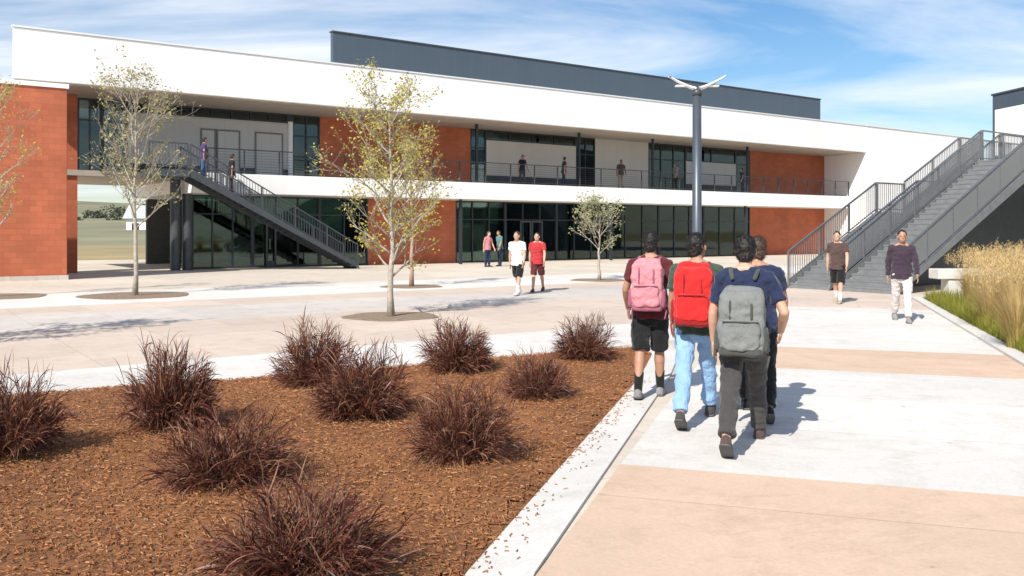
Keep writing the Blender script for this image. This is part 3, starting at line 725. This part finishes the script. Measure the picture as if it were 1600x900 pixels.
# ------------------------------------------------------------------ people
SKIN = {'light': plain('skin_light', (.52, .30, .21), .55, .06, 8), 'tan': plain('skin_tan', (.38, .20, .13), .55, .06, 8), 'dark': plain('skin_brown', (.20, .10, .065), .55, .06, 8)}
HAIR = {'black': plain('black_hair', (.012, .010, .009), .5, .3, 40, .5), 'brown': plain('brown_hair', (.06, .032, .018), .5, .3, 40, .5)}
CL = {}
def cmat(n, c):
    if n not in CL: CL[n] = cloth(n + '_cloth', c)
    return CL[n]
COL = dict(maroon=(.10, .018, .022), black=(.012, .012, .013), navy=(.018, .026, .065), green=(.05, .075, .055), lightblue=(.24, .40, .62), denim=(.05, .11, .24), charcoal=(.055, .052, .052),
           white=(.72, .71, .69), red=(.42, .035, .04), purple=(.055, .04, .13), pale=(.62, .56, .53), khaki=(.36, .30, .22), teal=(.08, .20, .19), brown=(.08, .05, .045), olive=(.05, .055, .03), grey=(.22, .22, .22), pink=(.55, .22, .25), violet=(.045, .03, .045))
TMP = bpy.data.scenes.new('bake')
def bake_graph():
    with bpy.context.temp_override(scene=TMP, view_layer=TMP.view_layers[0]):
        return bpy.context.evaluated_depsgraph_get()
class PB:
    def __init__(s): s.v = []; s.f = []
    def grid(s, rows, p0=None, p1=None):          # closed rows of points, capped by a point or a face at each end
        n = len(rows[0]); o = len(s.v)
        for r_ in rows: s.v += [tuple(p) for p in r_]
        for i in range(len(rows) - 1):
            for k in range(n): a = o + i * n; k2 = (k + 1) % n; s.f.append((a + k, a + k2, a + n + k2, a + n + k))
        e = o + (len(rows) - 1) * n
        if p0 is None: s.f.append(tuple(range(o, o + n))[::-1])
        else:
            q = len(s.v); s.v.append(tuple(p0)); s.f += [(q, o + (k + 1) % n, o + k) for k in range(n)]
        if p1 is None: s.f.append(tuple(range(e, e + n)))
        else:
            q = len(s.v); s.v.append(tuple(p1)); s.f += [(q, e + k, e + (k + 1) % n) for k in range(n)]
    def box(s, c, half, R=None, e=.35, nu=24, nv=14):   # rounded box (superellipsoid); e = 1 is an ellipsoid
        f = lambda w, m: math.copysign(abs(w) ** m, w); R = R or Matrix.Identity(3); rows = []
        for i in range(1, nv):
            v = -pi / 2 + pi * i / nv
            rows.append([c + R @ Vector((half[0] * f(cos(v), e) * f(cos(2 * pi * k / nu), e), half[1] * f(cos(v), e) * f(sin(2 * pi * k / nu), e), half[2] * f(sin(v), e))) for k in range(nu)])
        s.grid(rows, c + R @ Vector((0, 0, -half[2])), c + R @ Vector((0, 0, half[2])))
    def ball(s, c, r, rot=None):
        r = (r, r, r) if not isinstance(r, (tuple, list)) else r
        s.box(Vector(c), r, rot, 1, 16, 10)
    def cone(s, p0, p1, r0, r1, b0=True, b1=True):
        p0, p1 = Vector(p0), Vector(p1); q = (p1 - p0).to_track_quat('Z', 'Y').to_matrix(); n = 16
        ring = [q @ Vector((cos(2 * pi * k / n), sin(2 * pi * k / n), 0)) for k in range(n)]
        s.grid([[p0 + v * r0 for v in ring], [p1 + v * r1 for v in ring]])
        if b0: s.ball(p0, r0)
        if b1: s.ball(p1, r1)
    def loft(s, rings):            # (centre, a, b) ellipses, roughly horizontal
        n = 24; s.grid([[c + R @ Vector((a * cos(2 * pi * k / n), b * sin(2 * pi * k / n), 0)) for k in range(n)] for c, a, b, R in rings])
    def bake(s, name, mat, parent, voxel, smooth=4, wr=0., ws=9., off=Vector((0, 0, 0))):
        me = bpy.data.meshes.new('raw'); me.from_pydata(s.v, [], s.f); me.update()
        o = bpy.data.objects.new(name, me); TMP.collection.objects.link(o)
        m = o.modifiers.new('r', 'REMESH'); m.mode = 'VOXEL'; m.voxel_size = voxel
        if smooth: q = o.modifiers.new('s', 'SMOOTH'); q.factor = .5; q.iterations = smooth
        dg = bake_graph(); nm = bpy.data.meshes.new_from_object(o.evaluated_get(dg))
        TMP.collection.objects.unlink(o); C.objects.link(o); o.modifiers.clear(); o.data = nm; bpy.data.meshes.remove(me); nm.name = name
        seed = random.uniform(0, 50)
        nrm = [v.normal.copy() for v in nm.vertices]
        for v, n_ in zip(nm.vertices, nrm):
            if wr:
                c = v.co; h_ = noise.noise(Vector((c.x * ws, c.y * ws, c.z * ws * 1.6 + seed))) + .5 * noise.noise(Vector((c.x * ws * 2.3, c.y * ws * 2.3, c.z * ws * 3 + seed)))
                v.co = c + n_ * wr * h_
            v.co = v.co - off
        nm.polygons.foreach_set('use_smooth', [True] * len(nm.polygons)); nm.materials.clear(); nm.materials.append(mat); nm.update()
        if parent: o.parent = parent
        return o
def RX(a): return Matrix.Rotation(a, 3, 'X')
def person(label, pos, face, H=1.75, legs=((-22, 10, 25), (24, 8, -5)), arms=((14, 10, 12), (-14, 10, 12)), lean=4, skin='tan', hair='black', long_hair=False,
           top='navy', sleeve=.62, bottom='denim', length='long', sock=None, shoe='grey', vox=.011, pack=None, group=None, turn=0, z0=0., legcols=None):
    """face: direction walked (world vector). legs: (left, right) hip flex, knee bend, foot pitch in degrees; arms: swing, abduct, elbow"""
    s = H / 1.75; rz = atan2(face[1], face[0]) - pi / 2; l = radians(lean)
    Rl = RX(-l); spine = Rl @ Vector((0, 0, 1))
    P0 = Vector((0, 0, 0)); J = {}
    feet = []
    for k, sx in ((0, -1), (1, 1)):
        a, b2, ph = [radians(v) for v in legs[k]]
        hip = P0 + Vector((sx * .088, 0, -.03)) * s; kn = hip + Vector((0, sin(a), -cos(a))) * .425 * s; an = kn + Vector((0, sin(a - b2), -cos(a - b2))) * .42 * s
        Rf = RX(-ph)
        heel = an + Rf @ Vector((0, -.065, -.085)) * s; ball = an + Rf @ Vector((0, .12, -.085)) * s; toe = an + Rf @ Vector((0, .20, -.075)) * s
        feet.append((hip, kn, an, heel, ball, toe, Rf))
    mn = min(min(f[3].z, f[4].z, f[5].z) for f in feet); up = Vector((0, 0, -mn + .004))
    feet = [tuple((v + up) if isinstance(v, Vector) else v for v in f) for f in feet]; P = P0 + up
    T = lambda h_, y=0., x=0.: P + (Rl @ Vector((x, y, h_))) * s
    sh = []
    for k, sx in ((0, -1), (1, 1)):
        sw_, ab, el = [radians(v) for v in arms[k]]
        S = T(.455, 0, sx * .185)
        d1 = Vector((sx * sin(ab), sin(sw_) * cos(ab), -cos(sw_) * cos(ab))); E = S + d1 * .29 * s
        d2 = Vector((sx * sin(ab) * .5 * cos(el) - sx * .25 * sin(el), sin(sw_ + el), -cos(sw_ + el))).normalized(); Wr = E + d2 * .25 * s
        sh.append((S, E, Wr, d1, d2, sx))
    hd = T(.672, .03); Rh = Matrix.Rotation(radians(turn), 3, 'Z')
    # body -----------------------------------------------------------
    b = PB()
    for hip, kn, an, heel, ball, toe, Rf in feet:
        if length == 'long': b.cone(hip, kn, .074 * s, .046 * s); b.cone(kn, an, .046 * s, .034 * s)
        else: b.cone(hip, kn, .082 * s, .054 * s)
        cf = kn.lerp(an, .3) - Vector((0, .012, 0)); 
        if length != 'long': b.cone(kn, cf, .05 * s, .056 * s); b.cone(cf, an, .054 * s, .036 * s)
        b.cone(heel + Rf @ Vector((0, .03, .035)), toe + Rf @ Vector((0, -.05, .02)), .034 * s, .028 * s)
    b.loft([(T(-.12), .10 * s, .08 * s, Rl), (T(-.06), .155 * s, .105 * s, Rl), (T(.04), .15 * s, .10 * s, Rl), (T(.16), .135 * s, .092 * s, Rl), (T(.32), .162 * s, .108 * s, Rl), (T(.42), .165 * s, .095 * s, Rl), (T(.485), .10 * s, .065 * s, Rl), (T(.50), .05 * s, .05 * s, Rl)])
    b.cone(T(.455, 0, -.17), T(.455, 0, .17), .052 * s, .052 * s)
    for x in (-1, 1): b.cone(T(.52, -.01, x * .02), T(.46, 0, x * .16), .052 * s, .046 * s)
    b.cone(T(.45, -.005), hd - Vector((0, .01, .04)), .057 * s, .050 * s)
    b.ball(hd + Rh @ Vector((0, -.008, .025)) * s, (.077 * s, .095 * s, .098 * s)); b.ball(hd + Rh @ Vector((0, .025, -.05)) * s, (.056 * s, .062 * s, .07 * s))
    b.cone(hd + Rh @ Vector((0, .085, .02)) * s, hd + Rh @ Vector((0, .108, -.022)) * s, .009 * s, .014 * s)
    for x in (-1, 1): b.ball(hd + Rh @ Vector((x * .079, .012, -.008)) * s, (.010 * s, .018 * s, .030 * s))
    b.ball(hd + Rh @ Vector((0, .083, -.062)) * s, (.022 * s, .009 * s, .010 * s))
    for S, E, Wr, d1, d2, sx in sh:
        b.cone(S, E, .047 * s, .038 * s); b.cone(E, E.lerp(Wr, .3), .039 * s, .041 * s); b.cone(E.lerp(Wr, .3), Wr, .041 * s, .026 * s)
        side = Vector((0, 1, 0)); side = (side - d2 * side.dot(d2)).normalized(); nrm = d2.cross(side).normalized()   # palm faces the thigh
        pc = Wr + d2 * .055 * s
        Rm = Matrix((side, nrm, d2)).transposed(); b.box(pc, (.040 * s, .014 * s, .052 * s), Rm, .6, 16, 10)
        inw = nrm if nrm.x * sx < 0 else -nrm
        for i, (o_, L) in enumerate(((.030, .062), (.010, .072), (-.010, .067), (-.029, .052))):
            r_ = .0095 * s; q0 = pc + side * o_ * s + d2 * .04 * s; q1 = q0 + (d2 + side * o_ * 2) * L * .5 * s; q2 = q1 + (d2 * .85 + inw * .55).normalized() * L * .32 * s; q3 = q2 + (d2 * .55 + inw * .85).normalized() * L * .25 * s
            b.cone(q0, q1, r_, r_ * .95); b.cone(q1, q2, r_ * .95, r_ * .88); b.cone(q2, q3, r_ * .88, r_ * .8)
        q0 = pc + side * .030 * s - d2 * .02 * s; q1 = q0 + (side * .75 + d2 * .75 + inw * .2).normalized() * .035 * s; q2 = q1 + (side * .25 + d2 + inw * .3).normalized() * .03 * s
        b.cone(q0, q1, .013 * s, .011 * s); b.cone(q1, q2, .011 * s, .009 * s)
    root = b.bake('person', SKIN[skin], None, vox * .8, 3)
    ch = []
    # hair
    b = PB(); b.ball(hd + Rh @ Vector((0, -.020, .040)) * s, (.084 * s, .098 * s, .094 * s)); b.ball(hd + Rh @ Vector((0, -.046, -.030)) * s, (.068 * s, .060 * s, .072 * s)); b.ball(hd + Rh @ Vector((0, -.035, .0)) * s, (.079 * s, .072 * s, .08 * s))
    if long_hair: b.cone(hd + Vector((0, -.06, 0)) * s, hd + Vector((0, -.085, -.20)) * s, .075 * s, .045 * s)
    ho = b.bake('hair', HAIR[hair], root, vox * .7, 2, .007, 24)
    if vox < .01:                                     # loose strands break the outline of the near heads
        hm = ho.data; vv = [tuple(v.co) for v in hm.vertices]; ff = [tuple(p.vertices) for p in hm.polygons]; rr = random.Random(int(H * 1000))
        for k in range(1500):
            v = hm.vertices[rr.randrange(len(hm.vertices))]; nn = v.normal
            if nn.z < -.5: continue
            fl = Vector((rr.gauss(0, .5), rr.gauss(-.25, .5), rr.gauss(-.7, .5))); d = (nn * rr.uniform(.15, .5) + (fl - nn * fl.dot(nn))).normalized(); w_ = d.cross(nn).normalized() * .0016; L_ = rr.uniform(.015, .036); o0 = len(vv)
            c = v.co - nn * .002; m2 = c + d * L_ * .55 + nn * .003
            vv += [tuple(c - w_), tuple(c + w_), tuple(m2 + w_ * .7), tuple(m2 - w_ * .7), tuple(m2 + (d - nn * .3) * L_ * .45)]; ff += [(o0, o0 + 1, o0 + 2, o0 + 3), (o0 + 3, o0 + 2, o0 + 4)]
        n2 = bpy.data.meshes.new('hair'); n2.from_pydata(vv, [], ff); n2.polygons.foreach_set('use_smooth', [True] * len(n2.polygons)); n2.materials.append(HAIR[hair]); n2.update(); ho.data = n2
    for x in (-1, 1):
        e_ = PB(); e_.ball(hd + Rh @ Vector((x * .030, .083, .012)) * s, (.010 * s, .006 * s, .005 * s)); e_.bake('eye', HAIR['black'], root, .003, 0)
    # shirt
    b = PB()
    b.loft([(T(-.12), .202 * s, .156 * s, Rl), (T(-.02), .192 * s, .144 * s, Rl), (T(.14), .172 * s, .117 * s, Rl), (T(.32), .186 * s, .128 * s, Rl), (T(.43), .190 * s, .115 * s, Rl), (T(.485), .135 * s, .085 * s, Rl), (T(.515), .068 * s, .066 * s, Rl)])
    b.cone(T(.44, 0, -.165), T(.44, 0, .165), .072 * s, .072 * s)
    for S, E, Wr, d1, d2, sx in sh:
        b.cone(T(.488, -.012, sx * .05), S, .062 * s, .060 * s)
        if sleeve <= 1: b.cone(S, S.lerp(E, sleeve), .060 * s, .064 * s, True, False)
        else: b.cone(S, E, .061 * s, .056 * s); b.cone(E, E.lerp(Wr, .93), .054 * s, .040 * s, True, False)
    b.bake('shirt', cmat(top, COL[top]), root, vox, 3, .014, 10)
    # trousers or shorts
    def bottoms(cn):
        b = PB()
        b.loft([(T(-.19), .12 * s, .10 * s, Rl), (T(-.13), .174 * s, .122 * s, Rl), (T(-.05), .164 * s, .114 * s, Rl), (T(.03), .148 * s, .102 * s, Rl)])
        for i, (hip, kn, an, heel, ball, toe, Rf) in enumerate(feet):
            h2 = hip + Vector((.004 if hip.x > 0 else -.004, 0, -.02))
            if length == 'long': b.cone(h2, kn, .102 * s, .075 * s); b.cone(kn, an + (kn - an).normalized() * .02, .074 * s, .066 * s, True, False)
            else: b.cone(h2, kn + (h2 - kn).normalized() * .0, .105 * s, .098 * s, True, False)
        return b.bake('trousers' if length == 'long' else 'shorts', cmat(cn, COL[cn]), root, vox, 3, .013, 9)
    bottoms(bottom)
    for hip, kn, an, heel, ball, toe, Rf in feet:
        if sock:
            b = PB(); b.cone(an, an + (kn - an).normalized() * .19 * s, .043 * s, .052 * s, True, False); b.bake('sock', cmat(sock, COL[sock]), root, vox * .8, 2)
        b = PB(); f = lambda x, y, z: an + Rf @ (Vector((x, y, z)) * s)
        b.box(f(0, .068, -.058), (.047 * s, .142 * s, .030 * s), Rf, .6); b.ball(f(0, -.012, -.035), (.042 * s, .062 * s, .052 * s), Rf); b.cone(f(0, 0, -.02), f(0, .10, -.045), .04 * s, .036 * s)
        so = b.bake('shoe', cmat(shoe, COL[shoe]), root, vox * .75, 3)
        b = PB(); b.box(f(0, .068, -.079), (.050 * s, .146 * s, .011 * s), Rf, .5); b.bake('sole', SOLE, so, .005, 1)
    root.location = (pos[0], pos[1], z0); root.rotation_euler = (0, 0, rz); tag(root, label, 'person', group)
    if pack: backpack(pack, root, T, Rl, s, sh, vox)
    return root
SOLE = plain('rubber_sole', (.10, .095, .09), .8)
def backpack(pk, root, T, R, s, sh, vox):
    cx, low = T(.22, -.215), T(-.05, -.215)
    half = pk.get('half', (.165, .095, .245)); me = cmat('pack_' + pk['name'], pk['col']); tr = cmat('packtrim_' + pk['name'], pk['trim'])
    c = T(pk.get('h', .22), -.135 - half[1]); r = empty('backpack', root.matrix_basis @ (c - R @ Vector((0, 0, half[2])))); r.rotation_euler = root.rotation_euler
    off = c - R @ Vector((0, 0, half[2]))
    v = vox * .8
    b = PB(); b.box(c, half, R, .36); b.box(c + R @ Vector((0, .03, .05)), (half[0] * .92, half[1] * .7, half[2] * .96), R, .4); b.bake('bag', me, r, v, 2, .020, 6.5, off)
    b = PB(); b.box(c + R @ Vector((0, -half[1] * .82, -half[2] * .38)), (half[0] * .82, .05, half[2] * .46), R, .36); fp = b.bake('front_pocket', me, r, v, 2, .014, 9, off)
    z = PB(); q = [c + R @ Vector((x * half[0] * .74, -half[1] * .86 - .052, half[2] * .02)) for x in (-1, -.5, 0, .5, 1)]
    for i in range(4): z.cone(q[i], q[i + 1], .006, .006)
    z.bake('zip', tr, fp, .004, 1, off=off)
    z = PB(); q = [c + R @ Vector((half[0] * .93 * sin(a), -half[1] * .60, half[2] * (.25 + .62 * cos(a)))) for a in [(-1.7 + 3.4 * i / 14) for i in range(15)]]
    for i in range(14): z.cone(q[i], q[i + 1], .009, .009)
    z.bake('seam', tr, r, .006, 1, off=off)
    b = PB(); b.box(c + R @ Vector((0, -.012, -half[2] * .86)), (half[0] * .95, half[1] * .98, half[2] * .15), R, .4); b.bake('base_panel', tr, r, v, 2, .006, 9, off)
    for x in (-1, 1):                                  # loose webbing ends
        z = PB(); q = [c + R @ Vector((x * half[0] * .9, .04, -half[2] * .8)), c + R @ Vector((x * (half[0] + .03), .01, -half[2] * .98)), c + R @ Vector((x * (half[0] + .015), -.01, -half[2] * 1.3))]
        for i in range(2): z.cone(q[i], q[i + 1], .008, .007)
        z.bake('webbing', tr, r, .005, 1, off=off)
        z = PB(); q = [c + R @ Vector((x * half[0] * .45, -half[1] * (.95 if k else .6) - .008 * (k == 1), half[2] * zz_)) for k, zz_ in enumerate((.93, .55, .12))]
        for i in range(2): z.cone(q[i], q[i + 1], .010, .010)
        z.bake('webbing', tr, r, .006, 1, off=off)
    h_ = PB(); q = [c + R @ Vector((.045 * cos(a), half[1] * .4, half[2] * .97 + .045 * sin(a))) for a in [pi * i / 8 for i in range(9)]]
    for i in range(8): h_.cone(q[i], q[i + 1], .009, .009)
    h_.bake('handle', tr, r, .006, 1, off=off)
    for x in (-1, 1):
        t_ = PB(); q = [T(.44, -.12, x * .085), T(.495, -.085, x * .10), T(.525, -.02, x * .112), T(.50, .06, x * .118), T(.42, .128, x * .12), T(.28, .15, x * .125), T(.14, .135, x * .15), T(.06, .05, x * .185), T(.03, -.05, x * .185), T(.02, -.12, x * .15)]
        for i in range(9): t_.cone(q[i], q[i + 1], .018, .018)
        t_.bake('strap', tr, r, .008, 2, off=off)
        sp_ = PB(); sp_.box(c + R @ Vector((x * half[0] * .98, 0, -half[2] * .5)), (.03, half[1] * .7, half[2] * .4), R, .5); sp_.bake('side_pocket', tr, r, v, 2, .004, 9, off)
    tag(r, pk['label'], 'backpack')
wd = D_
def mid(px, py): p = G(px, py); return p
# the three walkers, nearest group
p1 = G(1018, 624); p2 = G(1088, 662); p3 = G(1163, 700)
person('walker in maroon tee and black shorts with pink backpack on the mulch side', p1 + Vector((0, .1, 0)), (.28, .96), 1.74, ((-14, 8, 10), (12, 4, 0)), ((6, 16, 30), (-8, 12, 20)), 3, 'tan', 'black', top='maroon', bottom='black', length='short', sock='black', shoe='grey', vox=.009,
       pack=dict(name='pink', col=COL['pink'], trim=(.30, .09, .14), label='dusty pink backpack on the walker in black shorts', half=(.165, .09, .25)))
person('middle walker of the trio in light blue jeans with bright red backpack', p2, (.30, .95), 1.76, ((-27, 8, 30), (26, 6, -12)), ((16, 9, 10), (-18, 9, 14)), 5, 'tan', 'black', top='green', bottom='lightblue', shoe='charcoal', vox=.009, turn=-30,
       pack=dict(name='red', col=(.62, .022, .022), trim=(.26, .012, .015), label='bright red backpack on the walker in light blue jeans', half=(.17, .105, .26)))
person('nearest walker in navy tee and charcoal trousers with grey backpack', p3, (.33, .94), 1.78, ((-30, 12, 34), (30, 10, -8)), ((4, 13, 16), (-14, 24, 62)), 7, 'light', 'black', top='navy', sleeve=.7, bottom='charcoal', shoe='brown', vox=.009,
       pack=dict(name='grey', col=(.17, .18, .175), trim=(.06, .065, .06), label='grey backpack hanging low on the walker in navy tee', half=(.18, .105, .255), h=.09))
person('walker in black trousers mostly hidden just ahead of the one with the grey backpack', G(1183, 652), (.22, .97), 1.72, ((26, 8, -10), (-26, 9, 30)), ((-16, 8, 14), (16, 14, 30)), 4, 'tan', 'brown', top='navy', sleeve=.6, bottom='black', shoe='black', vox=.009, turn=20)
# far walkers on the plaza
person('distant walker in white tee and black shorts crossing the plaza', G(809, 461), (-.35, -.9), 1.74, ((20, 6, 0), (-20, 10, 20)), skin='light', hair='brown', top='white', bottom='black', length='short', shoe='white', sock='white', vox=.011)
person('distant walker in red tee beside the one in white on the plaza', G(840, 456), (-.25, -.95), 1.70, ((-18, 10, 18), (18, 6, 0)), skin='light', hair='black', top='red', bottom='maroon', length='short', shoe='brown', vox=.011)
person('person in pinkish top standing by the ground floor glazing', G(762, 417), (.7, -.6), 1.70, ((2, 2, 0), (-3, 2, 0)), skin='light', hair='brown', long_hair=True, top='pink', bottom='navy', shoe='black', vox=.011)
person('person in teal top standing by the ground floor glazing', G(781, 416), (-.7, -.5), 1.74, ((3, 2, 0), (-2, 2, 0)), skin='tan', top='teal', bottom='navy', shoe='black', vox=.011)
person('person in brown top and black shorts at the foot of the outdoor stairs', G(1309, 474), (-.5, -.85), 1.74, ((16, 5, 0), (-16, 10, 16)), skin='light', top='brown', bottom='black', length='short', shoe='khaki', sock='white', vox=.011)
person('person in dark violet top and pale trousers walking towards the viewer by the stairs', G(1409, 503), (-.3, -.95), 1.78, ((20, 6, 0), (-20, 12, 22)), skin='tan', top='violet', sleeve=1.2, bottom='pale', shoe='grey', vox=.011)
# people on the balcony and its stairs
def onbal(px, y=-1.5): return BW(LX(px, y), y)
bp_ = [(816, 'black', 'charcoal', 'person in black leaning at the balcony rail before the wide pale panel', (.6, -.8)), (881, 'charcoal', 'navy', 'person in charcoal on the balcony at the right end of the wide pale panel', (.9, .3)),
       (970, 'brown', 'khaki', 'person in brown on the balcony before the plain beige wall', (.2, -1)), (1056, 'grey', 'black', 'person in grey on the balcony beside the lamp post', (-.8, -.5)), (1160, 'purple', 'charcoal', 'person in purple on the balcony next to the terracotta wall', (-.9, -.3))]
for i, (px, tp_, bt, lab, fc) in enumerate(bp_):
    person(lab, onbal(px), fc, 1.66 + .03 * (i % 4), ((8, 4, 0), (-8, 6, 6)), skin=['tan', 'light', 'dark'][i % 3], hair='black', top=tp_, bottom=bt, shoe='black', vox=.011, z0=ZS1, group='people on the balcony')
def onstair(px, y):    # height of the tread below that point
    x = LX(px, y); run = (stBotX - stTopX) / 26; k = int((stBotX - x) / run); k = max(0, min(25, k))
    xc = stBotX - (k + .5) * run; return BW(xc, y), (k + 1) * ZS1 / 26
q, z_ = onstair(312, -3.1); person('person in purple top and jeans near the top of the balcony stairs', q, U, 1.74, ((6, 3, 0), (-4, 3, 0)), top='purple', bottom='denim', shoe='black', vox=.011, z0=z_)
q, z_ = onstair(366, -3.2); person('person in black coming down the balcony stairs', q, U, 1.74, ((6, 3, 0), (-4, 3, 0)), top='black', bottom='charcoal', shoe='black', vox=.011, z0=z_)

bpy.data.scenes.remove(TMP)
# ------------------------------------------------------------------ sky, sun, camera
el = radians(40); az = Vector((.48, .877, 0)).normalized()
sd = Vector((az.x * cos(el), az.y * cos(el), -sin(el)))
sun = bpy.data.lights.new('sun', 'SUN'); sun.energy = 4.6; sun.angle = radians(.55); sun.color = (1, .95, .87)
so = bpy.data.objects.new('sun', sun); C.objects.link(so); so.rotation_euler = sd.to_track_quat('-Z', 'Y').to_euler(); so.location = (-20, -30, 40)
wl = bpy.data.worlds.new('World'); scene.world = wl; wl.use_nodes = True; nt = wl.node_tree; bg = nt.nodes['Background']
sky = N(nt, 'ShaderNodeTexSky', sky_type='NISHITA', sun_disc=False, sun_elevation=el, sun_rotation=atan2(-az.x, -az.y), altitude=100, air_density=1.0, dust_density=.6, ozone_density=2.5)
tc = N(nt, 'ShaderNodeTexCoord'); sx = N(nt, 'ShaderNodeSeparateXYZ'); nt.links.new(tc.outputs['Generated'], sx.inputs[0])
def math_(op, a, b2=None):
    n = nt.nodes.new('ShaderNodeMath'); n.operation = op
    for i, v in enumerate((a, b2)):
        if v is None: continue
        if isinstance(v, (int, float)): n.inputs[i].default_value = v
        else: nt.links.new(v, n.inputs[i])
    return n.outputs[0]
zz = math_('MAXIMUM', math_('ADD', sx.outputs[2], .12), .03)
cx = N(nt, 'ShaderNodeCombineXYZ'); nt.links.new(math_('DIVIDE', sx.outputs[0], zz), cx.inputs[0]); nt.links.new(math_('DIVIDE', sx.outputs[1], zz), cx.inputs[1])
mp = N(nt, 'ShaderNodeMapping'); mp.inputs['Rotation'].default_value = (0, 0, radians(-32)); mp.inputs['Scale'].default_value = (.45, 1.25, 1); mp.inputs['Location'].default_value = (.7, .35, 0)
nt.links.new(cx.outputs[0], mp.inputs['Vector'])
n1 = N(nt, 'ShaderNodeTexNoise', Scale=.75, Detail=9, Roughness=.58, Distortion=.7); nt.links.new(mp.outputs[0], n1.inputs['Vector'])
cl = ramp(nt, n1.outputs['Fac'], [(.40, (0, 0, 0)), (.53, (.40, .40, .40)), (.66, (.88, .88, .88))])
hs = N(nt, 'ShaderNodeHueSaturation'); hs.inputs['Saturation'].default_value = 1.22; hs.inputs['Value'].default_value = .95; nt.links.new(sky.outputs[0], hs.inputs['Color'])
skyc = mixc(nt, cl, hs.outputs[0], (7.6, 7.8, 8.2))
nt.links.new(skyc, bg.inputs['Color']); bg.inputs['Strength'].default_value = .10
cam = bpy.data.cameras.new('camera'); co = bpy.data.objects.new('camera', cam); C.objects.link(co); scene.camera = co
co.location = (0, 0, EYE); co.rotation_euler = (pi / 2, 0, 0); cam.sensor_width = 36; cam.lens = 36 * F / 1600; cam.shift_y = -90 / 1600; cam.clip_end = 4000; cam.clip_start = .05
vs = scene.view_settings; vs.view_transform = 'Standard'; vs.look = 'None'; vs.exposure = .50; vs.gamma = 1; vs.use_curve_mapping = False
